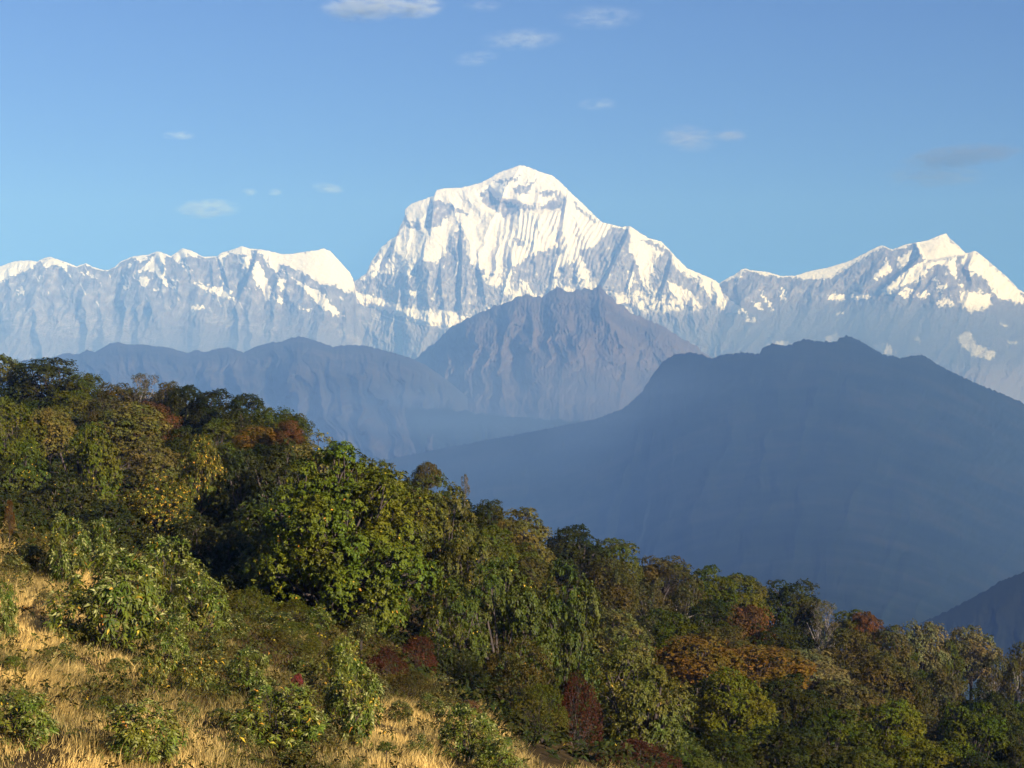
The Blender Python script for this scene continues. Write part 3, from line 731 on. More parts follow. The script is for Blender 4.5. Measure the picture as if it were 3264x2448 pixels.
# kind, u, v of the crown's top, width, height, distance, colour, share of yellow leaves, label
T = [
 # back row on the upper left ridge
 ('far', 8, 757, 120, 130, 138, 'olive', 0, 'olive brown tree crown cut off by the left edge at the top of the wood'),
 ('far', 110, 768, 175, 130, 136, 'dark', 0, 'broad dark green crown highest on the ridge, next to the left edge'),
 ('far', 188, 798, 80, 90, 134, 'olive', 0, 'small olive brown crown on the skyline right of the broad dark green one'),
 ('far', 250, 822, 80, 80, 132, 'brown', 0, 'reddish brown crown low on the skyline left of the twiggy brown tree'),
 ('bare', 308, 801, 90, 90, 132, 'brown', 0, 'brown tree with grey bare twigs standing up on the skyline'),
 ('far', 366, 820, 60, 66, 130, 'brown', 0, 'small brown topped crown between the twiggy tree and the dark pair'),
 ('far', 402, 826, 110, 120, 127, 'dark', 0, 'left one of the two dark green crowns side by side on the skyline'),
 ('far', 462, 834, 104, 110, 125, 'dark', 0, 'right one of the two dark green crowns side by side on the skyline'),
 ('far', 528, 845, 100, 110, 121, 'dark', 0, 'round dark green dome shaped crown on the skyline'),
 ('far', 588, 873, 90, 90, 116, 'green', 0, 'green crown on the skyline right of the dark dome'),
 ('far', 632, 889, 70, 66, 113, 'olive', 0, 'small olive crown ending the upper skyline row above the red maple'),
 ('far', 325, 862, 105, 90, 118, 'rust', 0, 'rust red crown sloping down in front of the dark skyline pair'),
 ('far', 165, 838, 110, 95, 118, 'olive', 0, 'dull olive crown below the small olive brown one on the upper left'),
 ('far', 225, 850, 90, 80, 114, 'greyb', 0, 'grey brown crown below the reddish brown one'),
 # second row
 ('far', 12, 850, 150, 150, 96, 'olive', 0, 'large olive crown at the left edge, second row below the skyline'),
 ('far', 100, 872, 130, 110, 98, 'pale', 0, 'pale olive crown right of the large olive one at the left edge'),
 ('far', 282, 862, 150, 120, 100, 'pale', 0, 'pale textured olive crown below the rust red one'),
 ('far', 395, 915, 110, 90, 100, 'dark', 0, 'dark crown in the shade under the skyline pair'),
 ('far', 470, 900, 100, 90, 102, 'olive', 0, 'olive crown under the dark dome, behind the red maple'),
 ('far', 560, 915, 110, 66, 92, 'orange', 0, 'orange and yellow maple beside the red one'),
 ('far', 625, 905, 62, 56, 90, 'rust', 0, 'bright red maple top at the crest'),
 ('rhodo', 55, 945, 125, 170, 80, 'green', .02, 'green rhododendron with a few yellow leaves at the left edge'),
 ('rhodo', 190, 903, 150, 190, 79, 'hero', .01, 'rounded green rhododendron in the upper left with a pale tip'),
 ('rhodo', 330, 936, 130, 110, 82, 'pale', 0, 'pale leaved rhododendron behind the orange speckled one'),
 ('rhodo', 428, 928, 115, 180, 73, 'gold', .13, 'tall yellowing rhododendron speckled with orange leaves'),
 ('rhodo', 345, 1004, 150, 150, 70, 'gold', .17, 'low yellowing rhododendron with the most orange leaves'),
 ('rhodo', 530, 960, 130, 200, 74, 'dark', 0, 'shaded dark rhododendron left of the biggest tree'),
 ('rhodo', 612, 940, 150, 170, 70, 'dark', 0, 'dark rhododendron tucked behind the biggest tree on its left'),
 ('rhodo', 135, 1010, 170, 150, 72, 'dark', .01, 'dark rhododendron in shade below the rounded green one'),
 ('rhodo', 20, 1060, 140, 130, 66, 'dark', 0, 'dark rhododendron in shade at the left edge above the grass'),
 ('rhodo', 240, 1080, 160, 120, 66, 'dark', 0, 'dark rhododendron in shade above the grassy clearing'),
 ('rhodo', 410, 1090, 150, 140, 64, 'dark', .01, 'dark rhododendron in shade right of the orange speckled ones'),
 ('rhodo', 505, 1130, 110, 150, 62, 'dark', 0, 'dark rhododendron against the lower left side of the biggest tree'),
 # the big tree and its neighbours
 ('hero', 730, 940, 440, 430, 58, 'hero', .015, 'biggest tree, a broad dome shaped bright green rhododendron in the middle of the slope'),
 ('rhodo', 672, 922, 165, 170, 72, 'pale', .01, 'pale topped rhododendron behind the crown of the biggest tree'),
 ('rhodo', 815, 985, 120, 170, 70, 'olive', .01, 'olive rhododendron at the right shoulder of the biggest tree'),
 ('far', 920, 993, 62, 60, 92, 'brown', 0, 'little rusty brown crown poking up at the crest right of the biggest tree'),
 ('rhodo', 945, 1012, 160, 230, 70, 'gold', .01, 'slender yellow green rhododendron on the crest beside the little rusty crown'),
 ('bare', 1004, 1022, 26, 60, 88, 'greyb', 0, 'thin bare sapling standing against the blue valley'),
 ('rhodo', 880, 1040, 110, 160, 68, 'olive', .01, 'olive rhododendron between the biggest tree and the slender one'),
 ('rhodo', 1010, 1115, 130, 190, 68, 'olive', .02, 'olive rhododendron below the slender yellow green one'),
 ('far', 1058, 1075, 66, 66, 100, 'dark', 0, 'small dark crown at the crest below the bare sapling'),
 ('far', 1125, 1090, 140, 120, 97, 'pale', 0, 'pale silvery olive crown on the crest, middle of the photograph'),
 ('far', 1060, 1130, 110, 100, 92, 'olive', 0, 'olive crown just below the small dark one at the crest'),
 ('rhodo', 1085, 1190, 200, 320, 62, 'green', .005, 'tall deep green rhododendron right of the biggest tree'),
 ('rhodo', 1215, 1195, 170, 340, 64, 'green', .003, 'second tall deep green rhododendron, with pale leaf tips'),
 ('rhodo', 980, 1240, 150, 200, 60, 'green', .02, 'green rhododendron with hanging yellow leaves behind the red bushes'),
 ('rhodo', 960, 1370, 130, 130, 55, 'dark', .01, 'low dark rhododendron in the shade above the red bushes'),
 # the ridge on the right
 ('far', 1240, 1128, 140, 120, 118, 'dark', 0, 'dark green crown on the crest right of the pale silvery one'),
 ('far', 1325, 1158, 120, 120, 120, 'olive', 0, 'olive crown on the crest above the rusty brown tree'),
 ('far', 1318, 1195, 130, 140, 108, 'brown', 0, 'rusty brown tree below the crest, left of the trees with pale trunks'),
 ('far', 1430, 1196, 110, 90, 124, 'brown', 0, 'brown crown on the crest in the middle right'),
 ('trunky', 1395, 1240, 120, 130, 114, 'greyb', 0, 'grey green tree with a pale bare trunk showing, left of two'),
 ('trunky', 1475, 1235, 110, 130, 116, 'greyb', 0, 'grey green tree with a pale bare trunk showing, right of two'),
 ('far', 1530, 1216, 110, 110, 126, 'green', 0, 'green crown on the crest between the brown one and the umbrella shaped one'),
 ('far', 1600, 1234, 110, 110, 128, 'olive', 0, 'olive crown on the crest just left of the umbrella shaped tree'),
 ('far', 1440, 1310, 130, 110, 100, 'green', 0, 'green crown below the two trees with pale trunks'),
 ('far', 1530, 1290, 120, 110, 108, 'dark', 0, 'dark crown left of the small rust orange tree'),
 ('far', 1612, 1298, 100, 110, 112, 'rust', 0, 'small rust orange tree below the umbrella shaped tree'),
 ('far', 1705, 1244, 135, 150, 132, 'dark', 0, 'umbrella shaped dark tree rising highest on the right part of the crest'),
 ('bare', 1775, 1290, 100, 130, 130, 'greyb', 0, 'thin twiggy brown tree right of the umbrella shaped tree'),
 ('far', 1838, 1312, 90, 90, 138, 'olive', 0, 'olive crown on the crest right of the twiggy brown tree'),
 ('far', 1872, 1318, 70, 80, 137, 'rust', 0, 'small rust brown crown on the right crest'),
 ('far', 1835, 1350, 130, 130, 124, 'brown', 0, 'large brown crown below the small rust brown one'),
 ('far', 1925, 1345, 90, 120, 134, 'greyb', 0, 'grey brown crown on the crest left of the silvery trees'),
 ('far', 1996, 1333, 95, 130, 140, 'silver', 0, 'left one of the silvery topped trees on the far right crest'),
 ('far', 2095, 1347, 100, 120, 144, 'silver', 0, 'right one of the silvery topped trees on the far right crest'),
 ('far', 2045, 1375, 80, 110, 140, 'olive', 0, 'olive crown between the two silvery topped trees'),
 ('trunky', 2140, 1395, 90, 130, 146, 'greyb', 0, 'thin grey brown tree on the crest right of the silvery topped trees'),
 ('trunky', 2196, 1380, 90, 170, 140, 'brown', 0, 'brown tree with a bare trunk at the right edge of the crest'),
 ('far', 1380, 1350, 100, 100, 92, 'brown', 0, 'brown crown left of the big orange tree'),
 ('rhodo', 1340, 1310, 150, 130, 76, 'pale', .005, 'pale topped rhododendron above the big twisted one'),
 ('far', 1505, 1362, 180, 110, 92, 'orange', 0, 'left half of the golden orange grove, the nearer tree'),
 ('far', 1640, 1390, 210, 90, 94, 'orange', 0, 'golden orange tree stretching down to the right of the nearer one'),
 ('far', 1560, 1348, 110, 60, 98, 'brown', 0, 'brown crown behind the golden orange trees'),
 ('far', 1665, 1340, 130, 90, 112, 'dark', 0, 'dark crown behind the golden orange trees, under the umbrella shaped one'),
 ('far', 1745, 1395, 170, 110, 104, 'silver', 0, 'silvery green crown right of the golden orange trees'),
 ('far', 1900, 1405, 130, 130, 116, 'brown', 0, 'russet crown under the grey brown one on the right'),
 ('far', 1820, 1465, 190, 120, 102, 'greyb', 0, 'grey brown crown with fine twigs below the silvery green one'),
 ('trunky', 2040, 1430, 120, 170, 124, 'greyb', 0, 'grey tree with several thin trunks below the silvery topped trees'),
 ('far', 1965, 1450, 110, 140, 116, 'brown', 0, 'brown crown left of the grey tree with several trunks'),
 ('far', 2130, 1480, 120, 150, 122, 'dark', 0, 'dark crown at the lower right below the thin grey brown tree'),
 ('rhodo', 1380, 1365, 215, 260, 60, 'olive', .006, 'big twisted rhododendron with pale leaves and bare limbs showing below'),
 ('far', 1580, 1435, 200, 190, 80, 'lime', 0, 'yellow green crown in front of the golden orange trees'),
 ('far', 1700, 1450, 190, 150, 86, 'dark', 0, 'dark green crown right of the yellow green one'),
 ('far', 1790, 1520, 180, 160, 86, 'green', 0, 'green spreading crown in the lower right'),
 ('far', 1690, 1560, 210, 150, 74, 'dark', 0, 'dark spreading crown at the bottom, middle right'),
 ('far', 1930, 1505, 170, 140, 92, 'lime', 0, 'bright yellow green leafy crown in the lower right'),
 ('far', 2010, 1590, 160, 130, 84, 'lime', 0, 'lower bright yellow green crown near the bottom edge'),
 ('far', 2095, 1510, 150, 160, 98, 'green', 0, 'deep green crown right of the bright yellow green one'),
 ('far', 2190, 1560, 120, 160, 98, 'dark', 0, 'dark crown in the bottom right corner'),
 ('far', 1860, 1610, 170, 120, 76, 'olive', 0, 'olive crown touching the bottom edge on the right'),
 ('far', 2120, 1625, 160, 110, 82, 'dark', 0, 'dark crown at the bottom edge near the right corner'),
 ('far', 1560, 1575, 150, 130, 66, 'dark', 0, 'dark shaded crown under the yellow green one'),
 ('rhodo', 1480, 1600, 150, 110, 56, 'green', .004, 'green rhododendron at the bottom edge below the twisted one'),
 # bushes along the lower edge of the wood
 ('feather', 1120, 1430, 210, 210, 52, 'brown', 0, 'feathery brown green bush beside the dark hollow'),
 ('feather', 1245, 1480, 130, 190, 51, 'maroon', 0, 'tall maroon bush right of the feathery brown green one'),
 ('feather', 1165, 1540, 150, 140, 48, 'olive', 0, 'low olive bush under the feathery one'),
 ('feather', 1380, 1600, 200, 100, 50, 'maroon', 0, 'maroon bush at the bottom edge right of the tall maroon one'),
 ('feather', 1010, 1440, 90, 90, 54, 'dark', 0, 'dark leafy bush in the hollow left of the feathery one'),
 ('feather', 905, 1375, 90, 100, 53, 'maroon', 0, 'dull red bush at the foot of the biggest tree'),
 ('feather', 840, 1425, 100, 90, 49, 'maroon', 0, 'reddish bush on the bank below the biggest tree'),
 ('feather', 890, 1480, 110, 80, 46, 'brown', 0, 'brown bush on the bank above the bright grass strip'),
 ('feather', 630, 1375, 150, 80, 48, 'olive', 0, 'low olive brown bush left of the pale topped pair'),
 ('feather', 640, 1290, 100, 66, 54, 'gold', 0, 'yellowish bush at the foot of the biggest tree on its left'),
 ('feather', 540, 1270, 130, 90, 52, 'olive', 0, 'low grey green bush left of the biggest tree'),
]
# shrubs standing in the grass
S = [
 ('shrub', 225, 1255, 215, 215, 40, 'fresh', .02, 'largest silvery rhododendron shrub in the grass on the left'),
 ('shrub', 362, 1328, 95, 115, 39, 'fresh', .01, 'white tipped shrub against the right side of the largest one'),
 ('shrub', 367, 1160, 135, 150, 49, 'fresh', .02, 'pale tipped shrub highest in the grass, beside the dark wood'),
 ('shrub', 425, 1262, 150, 140, 46, 'fresh', .02, 'dense green shrub below the highest pale tipped one'),
 ('shrub', 140, 1135, 105, 150, 49, 'fresh', .01, 'upright green shrub between the grass and the dark wood on the left'),
 ('shrub', 212, 1118, 85, 120, 52, 'fresh', .01, 'upright olive shrub right of the upright green one'),
 ('shrub', 2, 1278, 75, 120, 38, 'fresh', .01, 'green shrub cut off by the left edge, halfway down the grass'),
 ('shrub', 40, 1560, 160, 120, 29.5, 'fresh', .02, 'dark leaved shrub in the bottom left corner'),
 ('shrub', 318, 1545, 165, 130, 30.5, 'fresh', .02, 'shrub at the bottom edge with long pale leaves'),
 ('mound', 217, 1532, 86, 50, 33, 'green', 0, 'small low green mound in the open golden grass'),
 ('shrub', 537, 1398, 95, 85, 38, 'fresh', .02, 'small silvery shrub in the brown grass near the red leaves'),
 ('shrub', 600, 1490, 180, 130, 34, 'fresh', .05, 'wide dark green shrub with yellow hanging leaves'),
 ('shrub', 738, 1372, 90, 100, 42, 'hero', .02, 'green shrub directly above the white tipped one'),
 ('shrub', 762, 1440, 135, 185, 36.5, 'fresh', .03, 'tall white tipped shrub in the middle of the slope'),
 ('shrub', 1010, 1545, 140, 130, 38, 'fresh', .01, 'broad green shrub at the bottom edge right of the bright grass strip'),
 ('shrub', 1085, 1590, 120, 100, 37, 'fresh', .01, 'lower green shrub right of the broad one at the bottom edge'),
 ('shrub', 330, 1478, 60, 90, 36, 'lime', .12, 'small yellowing plant between the mound and the bottom shrub'),
 ('shrub', 425, 1455, 85, 95, 37, 'lime', .08, 'yellow green plant in the brown grass, centre left'),
 ('mound', 60, 1190, 80, 60, 50, 'dark', 0, 'dark low shrub at the top of the grass on the left'),
 ('mound', 30, 1150, 60, 40, 54, 'brown', 0, 'reddish brown tuft of leaves at the top of the grass'),
 ('feather', 20, 1075, 26, 85, 52, 'rust', 0, 'dead brown conifer sapling at the left edge'),
 ('mound', 1015, 1512, 50, 36, 42, 'rust', 0, 'bright orange red sprig at the edge of the grass strip'),
 ('mound', 642, 1455, 26, 24, 38, 'crimson', 0, 'small crimson leaved plant in the brown grass'),
 ('mound', 30, 1475, 50, 40, 35, 'lime', 0, 'little yellow green plant in the golden grass near the left edge'),
 ('mound', 835, 1600, 40, 24, 34, 'green', 0, 'tiny green plant in the bright grass strip'),
 ('mound', 480, 1530, 60, 40, 34, 'olive', 0, 'dull low plant between the yellow plants and the wide shrub'),
]
S += [('shrub', u_, v_, w_, h_, y_, c_, .02, 'small leafy shrub among the weeds of the brown bank', 'small shrubs on the brown bank') for u_, v_, w_, h_, y_, c_ in [
    (600, 1330, 90, 60, 50, 'olive'), (690, 1310, 60, 50, 53, 'green'), (500, 1350, 70, 60, 47, 'green'), (470, 1420, 60, 50, 41, 'olive'), (570, 1460, 55, 42, 38, 'green'),
    (660, 1420, 60, 48, 44, 'olive'), (865, 1540, 60, 50, 41, 'olive'), (930, 1520, 70, 60, 43, 'green'), (820, 1500, 60, 46, 44, 'brown'), (270, 1215, 70, 50, 54, 'olive'),
    (95, 1300, 50, 50, 43, 'brown'), (640, 1600, 70, 50, 33, 'green'), (250, 1420, 50, 30, 37, 'olive'), (720, 1480, 50, 44, 40, 'olive'),
    (550, 1545, 60, 40, 35, 'olive'), (400, 1560, 60, 50, 34, 'olive'), (130, 1440, 60, 44, 37, 'olive'), (470, 1490, 60, 46, 37, 'green'), (300, 1440, 50, 40, 38, 'olive'),
    (780, 1330, 60, 50, 52, 'olive'), (560, 1300, 60, 46, 52, 'green'), (450, 1380, 70, 60, 43, 'green'), (520, 1600, 60, 50, 33, 'olive'), (900, 1590, 70, 50, 37, 'green'),
    (30, 1230, 60, 50, 48, 'olive'), (180, 1270, 60, 60, 44, 'green'), (300, 1330, 60, 60, 42, 'green'), (700, 1560, 60, 40, 35, 'brown'), (960, 1460, 60, 50, 48, 'brown')]]
C['fresh'] = (0.085, 0.108, 0.008)
C['crimson'] = (0.16, 0.02, 0.018)

# ---- ground under them: open grass heights read from the photograph, the rest from the crowns
ctrl = []
for u, v, Y in [(0,1659,29),(300,1659,30.5),(600,1659,32),(1000,1659,34.5),(-250,1659,27),(0,1480,36),(0,1380,40),(200,1480,37),(400,1500,37),(600,1470,39),(700,1640,33.5),(850,1570,38),
                (0,1235,50),(100,1290,48),(300,1260,52),(550,1350,50),(700,1345,56),(640,1420,47),(800,1480,46),(950,1490,48),(990,1560,41),(-200,1300,44),(-250,1450,33),
                (0,1190,56),(250,1210,57),(1150,1659,40),(900,1659,33),(500,1600,33)]:
    p = atP(u, v, Y); ctrl.append((p.x, p.y, p.z, 2.0))
for k, u, v, w_, h, Y, c, yl, lb in T:
    if k in ('feather',): d = 0.1
    elif k == 'hero': d = 0.3
    elif k == 'rhodo': d = 0.5
    else: d = 1.3
    p = atP(u, v + h, Y); ctrl.append((p.x, p.y, p.z - d, 0.7))
for k, u, v, w_, h, Y, c, yl, lb, *_g in S:
    p = atP(u, v + h * .96, Y); ctrl.append((p.x, p.y, p.z, 1.5))
ctrl = np.array(ctrl)


def ground_z(x, y):
    x = np.asarray(x, float); y = np.asarray(y, float)
    sh = np.broadcast(x, y).shape
    x = np.broadcast_to(x, sh).ravel(); y = np.broadcast_to(y, sh).ravel()
    out = np.empty(len(x))
    # global plane as prior
    A = np.c_[np.ones(len(ctrl)), ctrl[:, 0], ctrl[:, 1], ctrl[:, 0] ** 2 * .01]
    g, *_ = np.linalg.lstsq(A, ctrl[:, 2], rcond=None)
    res = ctrl[:, 2] - A @ g
    for i in range(0, len(x), 20000):
        xx, yy = x[i:i + 20000], y[i:i + 20000]
        r2 = (xx[:, None] - ctrl[None, :, 0]) ** 2 + ((yy[:, None] - ctrl[None, :, 1]) * .75) ** 2
        sg = 1.3 + 0.045 * yy[:, None]
        k = np.exp(-r2 / (2 * sg ** 2)) * ctrl[None, :, 3]
        rr = (k @ res) / (k.sum(1) + 0.03)
        out[i:i + 20000] = g[0] + g[1] * xx + g[2] * yy + g[3] * np.clip(xx, -60, 60) ** 2 * .01 + rr
    back = 146 + 0.25 * x
    out -= np.clip(y - back, 0, None) ** 1.05 * 0.55
    return out.reshape(sh)


def gz(x, y): return float(ground_z(np.array([x]), np.array([y]))[0])


ys = np.concatenate([np.linspace(-60, 20, 30), np.linspace(20.5, 70, 110), np.linspace(71, 190, 110), np.linspace(193, 700, 60), np.linspace(720, 1900, 30)])
xs = np.concatenate([np.linspace(-900, -72, 30), np.linspace(-70, -18, 60), np.linspace(-17.5, 12, 80), np.linspace(12.6, 80, 90), np.linspace(84, 900, 30)])
HX, HY = np.meshgrid(xs, ys)
HZ = ground_z(HX, HY)
HZ += 0.10 * fbm(HX / 2.2, HY / 2.2, 400, 3) * (HY < 200) + 6 * fbm(HX / 60, HY / 60, 402, 3) * smooth(170, 300, HY)
HZ = np.maximum(HZ, -1300)
m, nt, b = nodes('hillside_soil')
tc = N(nt, 'ShaderNodeTexCoord')
n1 = N(nt, 'ShaderNodeTexNoise', i_Scale=0.8, i_Detail=8.0, i_Roughness=0.7)
nt.links.new(tc.outputs['Object'], n1.inputs['Vector'])
r_ = ramp(nt, [(0.35, (0.02, 0.016, 0.008)), (0.5, (0.05, 0.036, 0.016)), (0.65, (0.10, 0.07, 0.028))])
nt.links.new(n1.outputs['Fac'], r_.inputs['Fac']); nt.links.new(r_.outputs['Color'], b.inputs['Base Color'])
b.inputs['Roughness'].default_value = 1.0; b.inputs['Specular IOR Level'].default_value = 0.0
link('hillside', mesh_np('hillside', np.stack([HX, HY, HZ], -1).reshape(-1, 3), grid_faces(*HX.shape), 4), m)['kind'] = 'structure'


# ------------------------------------------------------------------ foliage
def leaf_material(name, tip=None, rough=0.5, trans=0.12, spec=0.4, var=0.8, back=(1.25, 1.15, 0.95)):
    m, nt, b = nodes(name)
    oi = N(nt, 'ShaderNodeObjectInfo')
    at_ = N(nt, 'ShaderNodeAttribute', attribute_name='tint')
    ao = N(nt, 'ShaderNodeAttribute', attribute_name='old')
    # lighter and darker leaves
    mr = N(nt, 'ShaderNodeMapRange'); mr.inputs[3].default_value = 1 - var * .55; mr.inputs[4].default_value = 1 + var * .7
    nt.links.new(at_.outputs['Fac'], mr.inputs[0])
    mu = N(nt, 'ShaderNodeVectorMath', operation='SCALE')
    nt.links.new(oi.outputs['Color'], mu.inputs[0]); nt.links.new(mr.outputs[0], mu.inputs['Scale'])
    # warm / cool shift from a slow noise through the crown
    tc = N(nt, 'ShaderNodeTexCoord'); nz = N(nt, 'ShaderNodeTexNoise', i_Scale=1.4, i_Detail=3.0)
    nt.links.new(tc.outputs['Object'], nz.inputs['Vector'])
    rp = ramp(nt, [(0.35, (0.80, 1.02, 0.95)), (0.65, (1.30, 1.02, 0.90))])
    nt.links.new(nz.outputs['Fac'], rp.inputs['Fac'])
    m2 = N(nt, 'ShaderNodeVectorMath', operation='MULTIPLY')
    nt.links.new(mu.outputs[0], m2.inputs[0]); nt.links.new(rp.outputs['Color'], m2.inputs[1])
    col = m2.outputs[0]
    # backs of the leaves are paler
    ge = N(nt, 'ShaderNodeNewGeometry')
    bk = N(nt, 'ShaderNodeMix', data_type='RGBA'); bk.inputs[7].default_value = (*back, 1)
    bk.inputs[6].default_value = (1, 1, 1, 1)
    nt.links.new(ge.outputs['Backfacing'], bk.inputs[0])
    m3 = N(nt, 'ShaderNodeVectorMath', operation='MULTIPLY')
    nt.links.new(col, m3.inputs[0]); nt.links.new(bk.outputs[2], m3.inputs[1])
    col = m3.outputs[0]
    if tip:
        ap = N(nt, 'ShaderNodeAttribute', attribute_name='tip')
        mx = N(nt, 'ShaderNodeMix', data_type='RGBA'); mx.inputs[7].default_value = (*tip, 1)
        nt.links.new(ap.outputs['Fac'], mx.inputs[0]); nt.links.new(col, mx.inputs[6]); col = mx.outputs[2]
    # old yellow and orange leaves: their share is kept in the object's alpha
    inv = N(nt, 'ShaderNodeMath', operation='GREATER_THAN')
    nt.links.new(ao.outputs['Fac'], inv.inputs[0]); nt.links.new(oi.outputs['Alpha'], inv.inputs[1])
    yc = ramp(nt, [(0.0, (0.50, 0.20, 0.02)), (0.5, (0.55, 0.34, 0.03)), (1.0, (0.42, 0.36, 0.03))])
    nt.links.new(at_.outputs['Fac'], yc.inputs['Fac'])
    mo = N(nt, 'ShaderNodeMix', data_type='RGBA')
    nt.links.new(inv.outputs[0], mo.inputs[0]); nt.links.new(col, mo.inputs[6]); nt.links.new(yc.outputs['Color'], mo.inputs[7])
    col = mo.outputs[2]
    nt.links.new(col, b.inputs['Base Color'])
    b.inputs['Roughness'].default_value = rough
    b.inputs['Specular IOR Level'].default_value = spec
    tr = N(nt, 'ShaderNodeBsdfTranslucent'); nt.links.new(col, tr.inputs['Color'])
    ms = N(nt, 'ShaderNodeMixShader'); ms.inputs[0].default_value = trans
    nt.links.new(b.outputs[0], ms.inputs[1]); nt.links.new(tr.outputs[0], ms.inputs[2])
    nt.links.new(ms.outputs[0], nt.nodes['Material Output'].inputs['Surface'])
    return m


M_rhodo = leaf_material('rhododendron_leaf', tip=(0.14, 0.155, 0.03), rough=0.55, spec=0.18)
M_shrub = leaf_material('silvery_leaf', tip=(0.38, 0.38, 0.12), rough=0.55, spec=0.18, back=(1.35, 1.25, 1.2))  # pale tip colour also paints in the light caught by upper leaves
M_tree = leaf_material('broad_leaf', rough=0.7, spec=0.08)
m, nt, b = nodes('bark')
tc = N(nt, 'ShaderNodeTexCoord'); nz = N(nt, 'ShaderNodeTexNoise', i_Scale=9.0, i_Detail=5.0)
nt.links.new(tc.outputs['Object'], nz.inputs['Vector'])
r_ = ramp(nt, [(0.35, (0.03, 0.022, 0.016)), (0.65, (0.09, 0.068, 0.05))])
nt.links.new(nz.outputs['Fac'], r_.inputs['Fac']); nt.links.new(r_.outputs['Color'], b.inputs['Base Color'])
b.inputs['Roughness'].default_value = 0.9
M_bark = m
m, nt, b = nodes('pale_bark')
tc = N(nt, 'ShaderNodeTexCoord'); nz = N(nt, 'ShaderNodeTexNoise', i_Scale=12.0, i_Detail=5.0)
nt.links.new(tc.outputs['Object'], nz.inputs['Vector'])
r_ = ramp(nt, [(0.35, (0.10, 0.085, 0.07)), (0.65, (0.24, 0.21, 0.17))])
nt.links.new(nz.outputs['Fac'], r_.inputs['Fac']); nt.links.new(r_.outputs['Color'], b.inputs['Base Color'])
b.inputs['Roughness'].default_value = 0.9
M_pale = m


def unit(a): return a / (np.linalg.norm(a, axis=-1, keepdims=True) + 1e-9)


def leaves_mesh(name, cen, axis, L, W, n, rg, el=(15, 55), droop=0.35, tipf=0.3, oldf=0.3, mat=None):
    """whorls of n leaves each round the points cen, opening along axis"""
    M = len(cen)
    ax = unit(axis)
    t = unit(np.cross(ax, np.array([0.31, 0.17, 0.93]) + rg.normal(0, .2, (M, 3))))
    bt = np.cross(ax, t)
    ph = (np.arange(n)[None, :] + rg.uniform(-.35, .35, (M, n))) * 2 * math.pi / n * 1.0 + rg.uniform(0, 6.28, (M, 1))
    e = np.radians(rg.uniform(el[0], el[1], (M, n)))
    low = rg.uniform(0, 1, (M, n)) < .3
    e = np.where(low, np.radians(rg.uniform(-40, 5, (M, n))), e)
    rad = np.cos(ph)[..., None] * t[:, None, :] + np.sin(ph)[..., None] * bt[:, None, :]
    d = unit(rad * np.cos(e)[..., None] + ax[:, None, :] * np.sin(e)[..., None])
    ln = L * rg.uniform(.65, 1.2, (M, n))[..., None]
    wd = W * rg.uniform(.75, 1.2, (M, n))[..., None]
    side = unit(np.cross(d, ax[:, None, :] + rg.normal(0, .25, (M, n, 3))))
    up = np.cross(side, d)
    base = cen[:, None, :] + d * L * .08
    mid = base + d * ln * .5 + up * ln * .06
    tip = base + d * ln * .97
    g = np.zeros(3); g[2] = -1
    mid = mid + g * (ln * droop * .22); tip = tip + g * (ln * droop * .95)
    V = np.stack([base, mid - side * wd * .5, mid + side * wd * .5, tip], 2).reshape(-1, 3)
    k = np.arange(M * n) * 4
    F = np.stack([k, k + 2, k + 1, k + 1, k + 2, k + 3], -1).reshape(-1, 3)
    tint = np.repeat(np.clip(rg.normal(.5, .22, (M, 1)) + rg.normal(0, .18, (M, n)), 0, 1).ravel(), 4)
    old = np.repeat(np.where(rg.uniform(0, 1, (M, 1)) < oldf, rg.uniform(0, 1, (M, n)) ** .6, 0).ravel(), 4)
    tp = np.where((e > np.radians(el[0] + .45 * (el[1] - el[0]))) & (rg.uniform(0, 1, (M, n)) < .75) & ((ax[:, 2] > -.1)[:, None]), tipf * rg.uniform(.3, 1, (M, n)) * np.clip(rg.normal(.7, .5, (M, 1)), 0, 1.3), 0)
    tp = np.repeat(np.clip(tp, 0, 1).ravel(), 4)
    me = mesh_np(name, V, F, 3, False, {'tint': tint, 'old': old, 'tip': tp})
    if mat: me.materials.append(mat)
    return me


def tube_mesh(name, paths, mat, ns=5):
    V = []; F = []; o = 0
    for P, R in paths:
        P = np.asarray(P, float); n = len(P)
        T_ = unit(np.gradient(P, axis=0))
        a = unit(np.cross(T_, np.array([0.2, 0.9, 0.35])) + 1e-6); b_ = np.cross(T_, a)
        for i in range(n):
            an = np.arange(ns) * 2 * math.pi / ns
            V.append(P[i] + R[i] * (np.cos(an)[:, None] * a[i] + np.sin(an)[:, None] * b_[i]))
        for i in range(n - 1):
            for j in range(ns):
                F.append([o + i * ns + j, o + i * ns + (j + 1) % ns, o + (i + 1) * ns + (j + 1) % ns, o + (i + 1) * ns + j])
        o += n * ns
    me = mesh_np(name, np.concatenate(V), np.array(F), 4, True)
    me.materials.append(mat)
    return me


